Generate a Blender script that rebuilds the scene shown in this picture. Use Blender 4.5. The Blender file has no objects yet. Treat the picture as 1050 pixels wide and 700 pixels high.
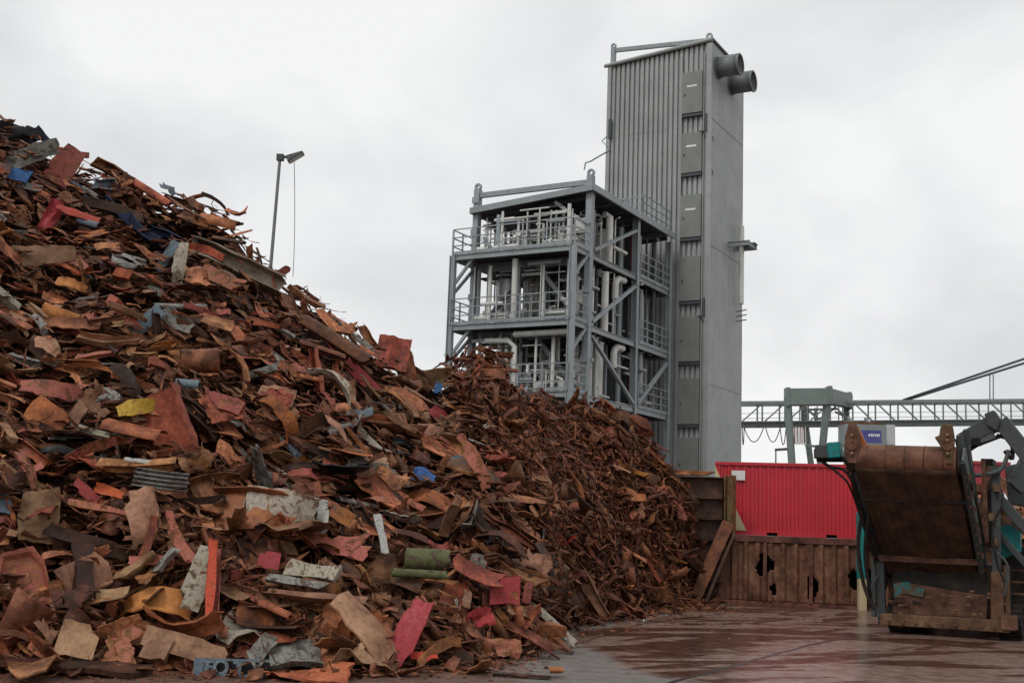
import bpy, bmesh, math, random
import numpy as np
from mathutils import Vector, Matrix
from math import radians, sin, cos, pi, sqrt, atan2
random.seed(7); RNG = np.random.default_rng(7)
SC = bpy.context.scene
COL = SC.collection
# ------------------------------------------------------------ camera
F = 1200.0; EYE = 2.5
PITCH = math.atan(185 / F); ROLL = radians(2.1)
RM = Matrix.Rotation(pi / 2 + PITCH, 3, 'X') @ Matrix.Rotation(ROLL, 3, 'Z')
CAMP = Vector((0, 0, EYE))
cd = bpy.data.cameras.new('camera'); cam = bpy.data.objects.new('camera', cd); COL.objects.link(cam)
cam.matrix_world = Matrix.Translation(CAMP) @ RM.to_4x4()
cd.sensor_width = 36; cd.lens = F / 1050 * 36; cd.clip_end = 3000; cd.clip_start = 0.1
SC.camera = cam
# ------------------------------------------------------------ light and view
SC.view_settings.view_transform = 'Standard'; SC.view_settings.look = 'None'
SC.view_settings.exposure = 0.0; SC.view_settings.gamma = 1.0
W = bpy.data.worlds.new('World'); SC.world = W; W.use_nodes = True
nt = W.node_tree; N = nt.nodes; Lk = nt.links
bg = N['Background']
sky = N.new('ShaderNodeTexSky'); sky.sky_type = 'NISHITA'; sky.sun_disc = False
sky.sun_elevation = radians(50); sky.sun_rotation = radians(215)
tc = N.new('ShaderNodeTexCoord')
mp = N.new('ShaderNodeMapping'); mp.inputs['Scale'].default_value = (1.0, 1.0, 1.7)
mp.inputs['Rotation'].default_value = (0.1, 0.25, 0.6)
nz = N.new('ShaderNodeTexNoise'); nz.inputs['Scale'].default_value = 3.0; nz.inputs['Detail'].default_value = 6
nz.inputs['Roughness'].default_value = 0.5; nz.inputs['Distortion'].default_value = 0.35
rp = N.new('ShaderNodeValToRGB')
rp.color_ramp.elements[0].position = 0.36; rp.color_ramp.elements[0].color = (0.71, 0.722, 0.738, 1)
rp.color_ramp.elements[1].position = 0.60; rp.color_ramp.elements[1].color = (0.94, 0.943, 0.942, 1)
sv = N.new('ShaderNodeVectorMath'); sv.operation = 'SCALE'; sv.inputs['Scale'].default_value = 0.10
mx = N.new('ShaderNodeMix'); mx.data_type = 'RGBA'; mx.inputs['Factor'].default_value = 0.96
Lk.new(tc.outputs['Generated'], mp.inputs['Vector']); Lk.new(mp.outputs[0], nz.inputs['Vector'])
Lk.new(nz.outputs['Fac'], rp.inputs['Fac']); Lk.new(sky.outputs[0], sv.inputs[0])
Lk.new(sv.outputs[0], mx.inputs[6]); Lk.new(rp.outputs[0], mx.inputs[7])
Lk.new(mx.outputs[2], bg.inputs['Color']); bg.inputs['Strength'].default_value = 1.0
sl = bpy.data.lights.new('sun', 'SUN'); sl.energy = 1.2; sl.angle = radians(22); sl.color = (1, 0.97, 0.93)
so = bpy.data.objects.new('sun', sl); COL.objects.link(so)
el, az = radians(50), radians(215)   # behind the camera, to the left
sd = Vector((sin(az) * cos(el), cos(az) * cos(el), sin(el)))
so.rotation_euler = sd.to_track_quat('Z', 'Y').to_euler()
# ------------------------------------------------------------ geometry helpers
def ray(px, py):
    return (RM @ Vector(((px - 525) / F, (350 - py) / F, -1))).normalized()
def P(px, py, Y):
    d = ray(px, py); return CAMP + d * (Y / d.y)
def G(px, py, z=0.0):
    d = ray(px, py); return CAMP + d * ((z - EYE) / d.z)
RMT = RM.transposed()
def proj(p):
    q = RMT @ (Vector(p) - CAMP); return (525 - q.x / q.z * F, 350 + q.y / q.z * F)
def tag(o, label=None, cat=None, group=None, kind=None):
    if label: o['label'] = label
    if cat: o['category'] = cat
    if group: o['group'] = group
    if kind: o['kind'] = kind
    return o
def empty(name, loc=(0, 0, 0), label=None, cat=None, group=None, rz=0):
    o = bpy.data.objects.new(name, None); COL.objects.link(o); o.location = loc; o.rotation_euler.z = rz
    o.empty_display_size = 0.3
    return tag(o, label, cat, group)
def mesh_from(name, V, Fc, mat=None, sharp=None):
    me = bpy.data.meshes.new(name)
    me.from_pydata([tuple(v) for v in V], [], [tuple(f) for f in Fc])
    if mat: me.materials.append(mat)
    if sharp is not None:
        me.shade_smooth(); me.set_sharp_from_angle(angle=radians(sharp))
    return me
def link(name, me, parent=None, kind=None):
    o = bpy.data.objects.new(name, me); COL.objects.link(o)
    if parent is not None: o.parent = parent
    if kind: o['kind'] = kind
    return o
class MB:
    """collects simple solids and links them as one mesh object"""
    def __init__(s): s.V = []; s.F = []
    def add(s, V, Fc):
        k = len(s.V); s.V += [Vector(v) for v in V]; s.F += [tuple(i + k for i in f) for f in Fc]; return s
    def box(s, c, d, M=None):
        x, y, z = d[0] / 2, d[1] / 2, d[2] / 2; c = Vector(c)
        vs = [Vector((a * x, b * y, e * z)) for e in (-1, 1) for a, b in ((-1, -1), (1, -1), (1, 1), (-1, 1))]
        if M is not None: vs = [M @ v for v in vs]
        return s.add([v + c for v in vs], [(3, 2, 1, 0), (4, 5, 6, 7), (0, 1, 5, 4), (1, 2, 6, 5), (2, 3, 7, 6), (3, 0, 4, 7)])
    def bar(s, p, q, w, h=None, up=(0, 0, 1)):
        p, q = Vector(p), Vector(q); h = h or w; d = q - p; L = d.length
        if L < 1e-6: return s
        d /= L; up = Vector(up)
        if abs(d.dot(up)) > 0.98: up = Vector((0.87, -0.49, 0)) if abs(d.z) > .9 else Vector((0, 0, 1))
        sx = d.cross(up).normalized(); sz = sx.cross(d)
        M = Matrix((d, sx, sz)).transposed()
        return s.box((p + q) / 2, (L, w, h), M)
    def ibeam(s, p, q, w, h, t=0.025, up=(0, 0, 1)):
        p, q = Vector(p), Vector(q); d = (q - p).normalized(); up = Vector(up)
        if abs(d.dot(up)) > 0.98: up = Vector((0.87, -0.49, 0))
        sx = d.cross(up).normalized(); sz = sx.cross(d)
        pr = [(-w/2, -h/2), (w/2, -h/2), (w/2, -h/2+t), (t/2, -h/2+t), (t/2, h/2-t), (w/2, h/2-t), (w/2, h/2), (-w/2, h/2), (-w/2, h/2-t), (-t/2, h/2-t), (-t/2, -h/2+t), (-w/2, -h/2+t)]
        V = [e + sx * a + sz * b for e in (p, q) for a, b in pr]
        return s.add(V, [(i, (i+1) % 12, 12 + (i+1) % 12, 12 + i) for i in range(12)] + [tuple(range(11, -1, -1)), tuple(range(12, 24))])
    def tube(s, pts, r, n=10, cap=True):
        pts = [Vector(p) for p in pts]; rs = r if isinstance(r, (list, tuple)) else [r] * len(pts)
        k = len(s.V); prev = None
        for i, p in enumerate(pts):
            a = pts[max(0, i - 1)]; b = pts[min(len(pts) - 1, i + 1)]
            d = (b - a).normalized()
            if prev is None:
                ref = Vector((0, 0, 1)) if abs(d.z) < .9 else Vector((1, 0, 0)); sx = d.cross(ref).normalized()
            else: sx = (prev - d * prev.dot(d)).normalized()
            prev = sx; sy = d.cross(sx)
            for j in range(n):
                t = 2 * pi * j / n; s.V.append(p + (sx * cos(t) + sy * sin(t)) * rs[i])
        for i in range(len(pts) - 1):
            for j in range(n):
                s.F.append((k + i*n + j, k + i*n + (j+1) % n, k + (i+1)*n + (j+1) % n, k + (i+1)*n + j))
        if cap:
            s.F.append(tuple(k + j for j in range(n - 1, -1, -1))); e = k + (len(pts) - 1) * n
            s.F.append(tuple(e + j for j in range(n)))
        return s
    def ring(s, c, axis, ro, ri, h, n=20):
        axis = Vector(axis).normalized(); ref = Vector((0, 0, 1)) if abs(axis.z) < .9 else Vector((1, 0, 0))
        sx = axis.cross(ref).normalized(); sy = axis.cross(sx); c = Vector(c); V = []
        for r, z in ((ro, -h/2), (ro, h/2), (ri, h/2), (ri, -h/2)):
            for j in range(n):
                t = 2*pi*j/n; V.append(c + axis*z + (sx*cos(t) + sy*sin(t))*r)
        Fc = [(a*n + j, a*n + (j+1) % n, ((a+1) % 4)*n + (j+1) % n, ((a+1) % 4)*n + j) for a in range(4) for j in range(n)]
        return s.add(V, Fc)
    def poly(s, pts, thick):
        """extruded polygon: pts are 3D in a plane, thick is the offset vector"""
        n = len(pts); pts = [Vector(p) for p in pts]; t = Vector(thick)
        return s.add([p for p in pts] + [p + t for p in pts], [tuple(range(n - 1, -1, -1)), tuple(range(n, 2*n))] + [(i, (i+1) % n, n + (i+1) % n, n + i) for i in range(n)])
    def build(s, name, mat, parent=None, sharp=None, kind=None, bevel=0):
        me = mesh_from(name, s.V, s.F, mat, sharp)
        o = link(name, me, parent, kind)
        if bevel:
            m = o.modifiers.new('bevel', 'BEVEL'); m.width = bevel; m.segments = 2; m.limit_method = 'ANGLE'
        return o
# ------------------------------------------------------------ materials
def mixc(nt, fac, a, b, mode='MIX'):
    m = nt.nodes.new('ShaderNodeMix'); m.data_type = 'RGBA'; m.blend_type = mode; m.clamp_factor = True
    for sock, v in ((m.inputs['Factor'], fac), (m.inputs[6], a), (m.inputs[7], b)):
        if hasattr(v, 'links') or isinstance(v, bpy.types.NodeSocket): nt.links.new(v, sock)
        else: sock.default_value = v if isinstance(v, (int, float)) else (*v, 1)
    return m.outputs[2]
def ramp(nt, src, stops):
    r = nt.nodes.new('ShaderNodeValToRGB'); nt.links.new(src, r.inputs[0]); e = r.color_ramp.elements
    while len(e) < len(stops): e.new(0.5)
    for i, (p, c) in enumerate(stops):
        e[i].position = p; e[i].color = (*c, 1) if isinstance(c, tuple) else (c, c, c, 1)
    return r.outputs[0]
def noise(nt, vec, scale, detail=4, rough=0.55, dist=0.0, mscale=None):
    n = nt.nodes.new('ShaderNodeTexNoise'); n.inputs['Scale'].default_value = scale
    n.inputs['Detail'].default_value = detail; n.inputs['Roughness'].default_value = rough; n.inputs['Distortion'].default_value = dist
    if mscale:
        m = nt.nodes.new('ShaderNodeMapping'); m.inputs['Scale'].default_value = mscale; nt.links.new(vec, m.inputs['Vector']); vec = m.outputs[0]
    nt.links.new(vec, n.inputs['Vector']); return n.outputs['Fac']
def math_(nt, op, a, b=None, clamp=False):
    m = nt.nodes.new('ShaderNodeMath'); m.operation = op; m.use_clamp = clamp
    for i, v in enumerate((a, b)):
        if v is None: continue
        if isinstance(v, (int, float)): m.inputs[i].default_value = v
        else: nt.links.new(v, m.inputs[i])
    return m.outputs[0]
def newmat(name):
    m = bpy.data.materials.new(name); m.use_nodes = True
    b = m.node_tree.nodes['Principled BSDF']; return m, m.node_tree, b
def bump(nt, b, h, strength=0.3, dist=0.02):
    n = nt.nodes.new('ShaderNodeBump'); n.inputs['Strength'].default_value = strength; n.inputs['Distance'].default_value = dist
    nt.links.new(h, n.inputs['Height']); nt.links.new(n.outputs[0], b.inputs['Normal'])
def painted(name, col, rough=0.5, dirt=(0.10, 0.07, 0.05), amt=0.5, metal=0.0, streak=True, scale=1.0, rnd=0.1):
    """paint or galvanised metal with dirt, faint run-off streaks and a little tone change per object"""
    m, nt, b = newmat(name); tc = nt.nodes.new('ShaderNodeTexCoord').outputs['Object']
    oi = nt.nodes.new('ShaderNodeObjectInfo').outputs['Random']
    n1 = noise(nt, tc, 1.3 * scale, 6, 0.6); n2 = noise(nt, tc, 9 * scale, 5, 0.7)
    c = mixc(nt, ramp(nt, n1, [(0.35, 0.0), (0.7, 1.0)]), col, tuple(x * 0.78 for x in col))
    if streak:
        n3 = noise(nt, tc, 5 * scale, 4, 0.6, 0.2, (1, 1, 0.08))
        c = mixc(nt, math_(nt, 'MULTIPLY', ramp(nt, n3, [(0.5, 0.0), (0.72, 1.0)]), amt * 0.7), c, dirt)
    c = mixc(nt, math_(nt, 'MULTIPLY', ramp(nt, n2, [(0.52, 0.0), (0.75, 1.0)]), amt), c, dirt)
    hv = nt.nodes.new('ShaderNodeHueSaturation'); nt.links.new(c, hv.inputs['Color'])
    nt.links.new(math_(nt, 'ADD', math_(nt, 'MULTIPLY', oi, rnd * 2), 1 - rnd), hv.inputs['Value'])
    nt.links.new(hv.outputs[0], b.inputs['Base Color'])
    nt.links.new(ramp(nt, n2, [(0.3, rough - 0.08), (0.7, min(1, rough + 0.15))]), b.inputs['Roughness'])
    b.inputs['Metallic'].default_value = metal
    bump(nt, b, n2, 0.12, 0.01)
    return m
def scrapmat(name, lo, mid, hi, paint=None, amt=0.0, stuff=False, rough=0.52, scale=1.0, val=(0.5, 1.45), vs=None, spec=0.2):
    m, nt, b = newmat(name)
    tc = nt.nodes.new('ShaderNodeTexCoord').outputs['Object']
    if stuff: rnd = nt.nodes.new('ShaderNodeNewGeometry').outputs['Random Per Island']
    else: rnd = nt.nodes.new('ShaderNodeObjectInfo').outputs['Random']
    # shift the pattern per piece
    cb = nt.nodes.new('ShaderNodeCombineXYZ'); k = math_(nt, 'MULTIPLY', rnd, 37.0)
    for i in range(3): nt.links.new(k, cb.inputs[i])
    va = nt.nodes.new('ShaderNodeVectorMath'); va.operation = 'ADD'; nt.links.new(tc, va.inputs[0]); nt.links.new(cb.outputs[0], va.inputs[1]); v = va.outputs[0]
    if vs:
        m2 = nt.nodes.new('ShaderNodeMapping'); m2.inputs['Scale'].default_value = vs; nt.links.new(v, m2.inputs['Vector']); v = m2.outputs[0]
    n1 = noise(nt, v, 2.2 * scale, 5, 0.6, 0.3); n2 = noise(nt, v, 14 * scale, 5, 0.7); n3 = noise(nt, v, 5.5 * scale, 4, 0.75, 0.5)
    c = ramp(nt, math_(nt, 'ADD', math_(nt, 'MULTIPLY', n1, 0.65), math_(nt, 'MULTIPLY', n2, 0.35)), [(0.36, lo), (0.5, mid), (0.64, hi)])
    if paint:
        t = 1 - amt
        pf = ramp(nt, n3, [(max(0.0, 0.28 + 0.42 * t - 0.03), 0.0), (min(1.0, 0.28 + 0.42 * t + 0.03), 1.0)])
        pc = mixc(nt, ramp(nt, n2, [(0.4, 0.0), (0.7, 1.0)]), paint, tuple(x * 0.6 + y * 0.2 for x, y in zip(paint, mid)))
        c = mixc(nt, pf, c, pc)
    # dark speckle and scratches
    n4 = noise(nt, v, 30 * scale, 3, 0.7, 0.0, (1, 0.25, 1))
    c = mixc(nt, math_(nt, 'MULTIPLY', ramp(nt, n4, [(0.55, 0.0), (0.7, 1.0)]), 0.5), c, tuple(x * 0.5 for x in lo))
    hv = nt.nodes.new('ShaderNodeHueSaturation'); nt.links.new(c, hv.inputs['Color'])
    wn = nt.nodes.new('ShaderNodeTexWhiteNoise'); wn.noise_dimensions = '1D'; nt.links.new(math_(nt, 'MULTIPLY', rnd, 91.7), wn.inputs['W'])
    nt.links.new(math_(nt, 'ADD', math_(nt, 'MULTIPLY', wn.outputs['Value'], val[1] - val[0]), val[0]), hv.inputs['Value'])
    nt.links.new(math_(nt, 'ADD', math_(nt, 'MULTIPLY', rnd, 0.025), 0.485), hv.inputs['Hue'])
    nt.links.new(hv.outputs[0], b.inputs['Base Color'])
    nt.links.new(ramp(nt, n2, [(0.35, rough - 0.14), (0.65, rough + 0.2)]), b.inputs['Roughness'])
    b.inputs['Specular IOR Level'].default_value = spec
    bump(nt, b, n2, 0.35, 0.012)
    return m
DK, MD, HI = (0.040, 0.016, 0.008), (0.195, 0.074, 0.031), (0.43, 0.185, 0.082)
M = {}
M['brown'] = scrapmat('rust_brown', DK, MD, HI)
M['dark'] = scrapmat('rust_dark', (0.014, 0.009, 0.007), (0.055, 0.024, 0.014), (0.12, 0.052, 0.027))
M['orange'] = scrapmat('rust_orange', (0.10, 0.034, 0.015), (0.32, 0.105, 0.034), (0.48, 0.19, 0.065), val=(0.8, 1.15))
M['tan'] = scrapmat('rust_tan', (0.11, 0.055, 0.030), (0.27, 0.145, 0.080), (0.40, 0.235, 0.135), val=(0.7, 1.2))
M['pink'] = scrapmat('faded_red_paint', DK, MD, HI, (0.38, 0.12, 0.085), 0.52, val=(0.7, 1.15))
M['redbrown'] = scrapmat('primer_red', (0.05, 0.016, 0.009), (0.21, 0.062, 0.028), (0.42, 0.14, 0.062))
M['grey'] = scrapmat('grey_steel', (0.05, 0.035, 0.027), (0.12, 0.095, 0.078), (0.20, 0.175, 0.150), (0.26, 0.25, 0.225), 0.5, val=(0.6, 1.1))
M['pale'] = scrapmat('pale_paint', DK, (0.16, 0.10, 0.06), (0.3, 0.25, 0.18), (0.40, 0.36, 0.28), 0.60, val=(0.8, 1.1))
M['white'] = scrapmat('white_paint', DK, (0.12, 0.09, 0.07), (0.3, 0.28, 0.25), (0.44, 0.44, 0.41), 0.74, val=(0.85, 1.05))
M['yellow'] = scrapmat('yellow_paint', DK, MD, HI, (0.42, 0.27, 0.03), 0.7, val=(0.95, 1.05))
M['red'] = scrapmat('red_paint', DK, MD, HI, (0.36, 0.045, 0.045), 0.86, val=(0.9, 1.1))
M['redorange'] = scrapmat('red_orange_paint', DK, MD, HI, (0.48, 0.09, 0.035), 0.85, val=(0.9, 1.1))
M['magenta'] = scrapmat('faded_crimson_paint', DK, MD, HI, (0.30, 0.052, 0.040), 0.8, val=(0.9, 1.1))
M['blue'] = scrapmat('blue_paint', (0.02, 0.02, 0.03), (0.05, 0.06, 0.1), (0.08, 0.1, 0.16), (0.045, 0.115, 0.30), 0.9, val=(0.9, 1.1))
M['navy'] = scrapmat('navy_paint', (0.008, 0.009, 0.014), (0.02, 0.022, 0.035), (0.06, 0.045, 0.04), (0.018, 0.028, 0.065), 0.75, val=(0.85, 1.1))
M['bluegrey'] = scrapmat('blue_grey_paint', DK, (0.08, 0.06, 0.05), (0.15, 0.13, 0.12), (0.14, 0.185, 0.22), 0.72, val=(0.8, 1.1))
M['green'] = scrapmat('green_paint', DK, (0.07, 0.05, 0.03), (0.15, 0.10, 0.05), (0.10, 0.12, 0.045), 0.52, val=(0.85, 1.1))
M['black'] = scrapmat('black_film', (0.006, 0.006, 0.007), (0.014, 0.014, 0.016), (0.03, 0.028, 0.028), rough=0.4)
M['stuffL'] = scrapmat('debris_brown', DK, (0.13, 0.050, 0.024), (0.31, 0.135, 0.065), (0.40, 0.13, 0.08), 0.12, stuff=True, val=(0.45, 1.45))
M['stuffR'] = scrapmat('shreds_brown', (0.026, 0.011, 0.007), (0.120, 0.044, 0.021), (0.275, 0.105, 0.046), stuff=True, val=(0.4, 1.6))
M['hull'] = scrapmat('heap_core', (0.006, 0.004, 0.003), (0.016, 0.009, 0.006), (0.03, 0.015, 0.009), scale=2, rough=.9, spec=0.0)  # near black: the shade of the gaps is put into this colour
M['beamwall'] = scrapmat('rusty_girder', (0.03, 0.017, 0.013), (0.085, 0.042, 0.029), (0.16, 0.08, 0.05), val=(0.85, 1.1))
M['post'] = scrapmat('flaking_post', (0.05, 0.025, 0.014), (0.15, 0.068, 0.03), (0.27, 0.15, 0.065), (0.17, 0.15, 0.06), 0.4, val=(0.95, 1.05))
M['panel'] = scrapmat('rusted_panel', (0.045, 0.020, 0.014), (0.15, 0.062, 0.040), (0.25, 0.115, 0.078), (0.20, 0.22, 0.16), 0.10, val=(0.75, 1.15), vs=(1, 1, .55))
M['taupe'] = scrapmat('taupe_steel', (0.08, 0.055, 0.04), (0.19, 0.145, 0.11), (0.30, 0.25, 0.20), val=(0.9, 1.1))
M['steel'] = painted('grey_steelwork', (0.31, 0.345, 0.36), 0.5, (0.12, 0.12, 0.115), 0.4)
M['steeldark'] = painted('dark_steelwork', (0.06, 0.07, 0.075), 0.6, (0.03, 0.03, 0.03), 0.4)
M['deck'] = painted('deck_grating', (0.075, 0.08, 0.082), 0.7, (0.04, 0.04, 0.04), 0.4)
M['pipe'] = painted('pale_pipework', (0.66, 0.66, 0.62), 0.42, (0.25, 0.24, 0.21), 0.35)
M['alu'] = painted('aluminium_cladding', (0.55, 0.56, 0.56), 0.38, (0.22, 0.22, 0.21), 0.3, metal=0.35)
M['redpipe'] = painted('dark_red_pipe', (0.16, 0.03, 0.03), 0.5, (0.08, 0.03, 0.03), 0.4)
M['clad'] = painted('tower_cladding', (0.335, 0.355, 0.345), 0.5, (0.17, 0.17, 0.16), 0.25, scale=0.5, rnd=0.02)
M['cladside'] = painted('tower_side_cladding', (0.33, 0.35, 0.345), 0.5, (0.24, 0.24, 0.23), 0.25, scale=0.5, rnd=0.02)
M['hatch'] = painted('hatch_paint', (0.20, 0.215, 0.195), 0.5, (0.12, 0.12, 0.11), 0.3, rnd=0.05)
M['duct'] = painted('duct_paint', (0.155, 0.17, 0.172), 0.5, (0.05, 0.06, 0.06), 0.4)
M['signwhite'] = painted('white_plate', (0.75, 0.75, 0.73), 0.5, (0.5, 0.5, 0.48), 0.2)
M['red_container'] = painted('red_container_paint', (0.50, 0.016, 0.030), 0.42, (0.36, 0.03, 0.03), 0.35, rnd=0.03)
M['red_container2'] = painted('faded_red_container_paint', (0.36, 0.035, 0.05), 0.5, (0.2, 0.05, 0.05), 0.4, rnd=0.03)
M['cream'] = painted('cream_paint', (0.60, 0.50, 0.30), 0.5, (0.35, 0.27, 0.16), 0.3)
M['crane'] = painted('crane_green_grey', (0.165, 0.205, 0.185), 0.55, (0.10, 0.12, 0.11), 0.4)
M['truss'] = painted('truss_grey', (0.19, 0.215, 0.20), 0.55, (0.13, 0.14, 0.13), 0.4)
M['cable'] = painted('cable_black', (0.03, 0.03, 0.032), 0.6, (0.05, 0.04, 0.04), 0.3)
M['belt'] = scrapmat('muddy_belt', (0.022, 0.012, 0.009), (0.060, 0.030, 0.019), (0.105, 0.052, 0.030), rough=0.65, val=(0.95, 1.05))
M['drum'] = scrapmat('muddy_drum', (0.05, 0.025, 0.015), (0.125, 0.060, 0.034), (0.19, 0.095, 0.05), rough=0.6, val=(0.95, 1.05))
M['machine'] = scrapmat('machine_grey', (0.05, 0.035, 0.028), (0.085, 0.078, 0.072), (0.13, 0.115, 0.10), (0.085, 0.11, 0.105), 0.6, rough=0.55, val=(0.85, 1.1))
M['armgrey'] = scrapmat('arm_grey', (0.04, 0.04, 0.038), (0.07, 0.075, 0.072), (0.10, 0.105, 0.10), (0.060, 0.068, 0.067), 0.7, rough=0.55, val=(0.9, 1.1))
M['brace'] = scrapmat('brace_rust', (0.06, 0.026, 0.014), (0.18, 0.076, 0.036), (0.28, 0.125, 0.06))
M['mud'] = scrapmat('mud_brown', (0.045, 0.023, 0.014), (0.11, 0.058, 0.034), (0.19, 0.11, 0.065), rough=0.7, val=(0.85, 1.1))
M['teal'] = scrapmat('teal_paint', (0.05, 0.035, 0.02), (0.06, 0.08, 0.07), (0.05, 0.12, 0.12), (0.012, 0.20, 0.21), 0.66, rough=0.5, val=(0.95, 1.05))
M['tealdirt'] = scrapmat('worn_teal_paint', (0.05, 0.03, 0.02), (0.09, 0.06, 0.04), (0.14, 0.10, 0.07), (0.02, 0.17, 0.17), 0.42, rough=0.5, val=(0.95, 1.05))
M['rubber'] = scrapmat('rubber_black', (0.010, 0.009, 0.009), (0.022, 0.018, 0.016), (0.05, 0.036, 0.028), rough=0.7)
M['purple'] = painted('indigo_sign', (0.075, 0.07, 0.27), 0.5, (0.08, 0.08, 0.2), 0.3)
M['cabin'] = painted('cabin_grey', (0.20, 0.22, 0.22), 0.5, (0.12, 0.2, 0.19), 0.4)
M['lamp'] = painted('lamp_grey', (0.16, 0.17, 0.175), 0.5, (0.1, 0.1, 0.1), 0.4)
# ------------------------------------------------------------ ground
def ground():
    m, nt, b = newmat('wet_concrete'); g = nt.nodes.new('ShaderNodeNewGeometry').outputs['Position']
    nA = noise(nt, g, 0.35, 6, 0.6, 0.6); nB = noise(nt, g, 3.0, 6, 0.7); nC = noise(nt, g, 26, 4, 0.7)
    def polar(cx, cy, fr, fa_):
        s_ = nt.nodes.new('ShaderNodeSeparateXYZ'); nt.links.new(g, s_.inputs[0]); X_ = math_(nt, 'SUBTRACT', s_.outputs[0], cx); Y_ = math_(nt, 'SUBTRACT', s_.outputs[1], cy)
        r_ = math_(nt, 'SQRT', math_(nt, 'ADD', math_(nt, 'MULTIPLY', X_, X_), math_(nt, 'MULTIPLY', Y_, Y_))); an = math_(nt, 'ARCTAN2', Y_, X_)
        cb = nt.nodes.new('ShaderNodeCombineXYZ'); nt.links.new(math_(nt, 'MULTIPLY', r_, fr), cb.inputs[0]); nt.links.new(math_(nt, 'MULTIPLY', an, fa_), cb.inputs[1]); return cb.outputs[0]
    nS = noise(nt, polar(15.0, 6.0, .50, 3.4), 1.0, 4, 0.5, 1.3); nT = noise(nt, polar(-2.0, 44.0, .7, 3.4), 1.0, 4, 0.5, 1.2)
    # the stained, wet part of the yard: an ellipse with a ragged edge
    c = G(800, 655); cx, cy = PUD
    sx = nt.nodes.new('ShaderNodeSeparateXYZ'); nt.links.new(g, sx.inputs[0])
    dx = math_(nt, 'DIVIDE', math_(nt, 'SUBTRACT', sx.outputs[0], cx), 9.8); dy = math_(nt, 'DIVIDE', math_(nt, 'SUBTRACT', sx.outputs[1], cy), 12.6)
    d = math_(nt, 'POWER', math_(nt, 'ADD', math_(nt, 'POWER', math_(nt, 'ABSOLUTE', dx), 4.0), math_(nt, 'POWER', math_(nt, 'ABSOLUTE', dy), 4.0)), 0.25)
    A_, B_ = G(598, 646), G(748, 618.5); tv = (B_ - A_).normalized(); nv = Vector((tv.y, -tv.x, 0))
    sd_ = math_(nt, 'ADD', math_(nt, 'MULTIPLY', math_(nt, 'SUBTRACT', sx.outputs[0], A_.x), nv.x), math_(nt, 'MULTIPLY', math_(nt, 'SUBTRACT', sx.outputs[1], A_.y), nv.y))
    d = math_(nt, 'MAXIMUM', d, math_(nt, 'SUBTRACT', 1.0, math_(nt, 'MULTIPLY', sd_, 0.3)))
    d = math_(nt, 'ADD', d, math_(nt, 'MULTIPLY', math_(nt, 'SUBTRACT', nA, 0.5), 0.16))
    ell = ramp(nt, d, [(0.96, 1.0), (1.0, 0.0)])
    # reddish bare ground in front of the left heap
    fx = math_(nt, 'SUBTRACT', 2.2, math_(nt, 'ADD', sx.outputs[0], math_(nt, 'MULTIPLY', nA, 3.0))); left = ramp(nt, fx, [(0.0, 0.0), (1.0, 1.0)])
    nr = math_(nt, 'SUBTRACT', 17.2, math_(nt, 'ADD', sx.outputs[1], math_(nt, 'MULTIPLY', nA, 2.0))); near = ramp(nt, nr, [(0.0, 0.0), (0.6, 1.0)])
    streak = math_(nt, 'ADD', ramp(nt, nS, [(0.50, 0.0), (0.54, 1.0)]), ramp(nt, nT, [(0.545, 0.0), (0.58, 1.0)]), True)
    wet = math_(nt, 'MULTIPLY', ell, streak)
    dry = mixc(nt, ramp(nt, nB, [(0.35, 0.0), (0.65, 1.0)]), (0.105, 0.088, 0.080), (0.165, 0.145, 0.133))
    dry = mixc(nt, ramp(nt, nC, [(0.60, 0.0), (0.72, 1.0)]), dry, (0.05, 0.03, 0.025))
    film = mixc(nt, ramp(nt, nB, [(0.35, 0.0), (0.65, 1.0)]), (0.150, 0.090, 0.068), (0.23, 0.155, 0.125))
    red = mixc(nt, ramp(nt, nB, [(0.3, 0.0), (0.7, 1.0)]), (0.036, 0.014, 0.009), (0.100, 0.041, 0.026))
    base = mixc(nt, ell, dry, film); base = mixc(nt, wet, base, red)
    base = mixc(nt, math_(nt, 'MULTIPLY', left, 0.8), base, mixc(nt, nB, (0.055, 0.024, 0.016), (0.15, 0.08, 0.055)))
    base = mixc(nt, math_(nt, 'MULTIPLY', near, 0.75), base, mixc(nt, nC, (0.10, 0.06, 0.04), (0.24, 0.16, 0.11)))
    nt.links.new(base, b.inputs['Base Color'])
    r = mixc(nt, ell, ramp(nt, nB, [(0.3, 0.42), (0.7, 0.72)]), ramp(nt, nB, [(0.35, 0.20), (0.7, 0.42)]))
    r = mixc(nt, wet, r, ramp(nt, nB, [(0.3, 0.14), (0.7, 0.30)])); r = mixc(nt, math_(nt, 'MULTIPLY', left, 0.6), r, (0.3, 0.3, 0.3))
    nt.links.new(r, b.inputs['Roughness'])
    h = math_(nt, 'MULTIPLY', math_(nt, 'ADD', nB, math_(nt, 'MULTIPLY', nC, 0.4)), math_(nt, 'SUBTRACT', 1.0, math_(nt, 'MULTIPLY', math_(nt, 'ADD', wet, ell, True), 0.82)))
    bump(nt, b, h, 0.22, 0.015)
    S = 1500
    me = mesh_from('ground', [(-S, -S, 0), (S, -S, 0), (S, S, 0), (-S, S, 0)], [(0, 1, 2, 3)], m)
    link('ground', me, kind='structure')
PUD = (11.3, 30.3)
ground()
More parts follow.
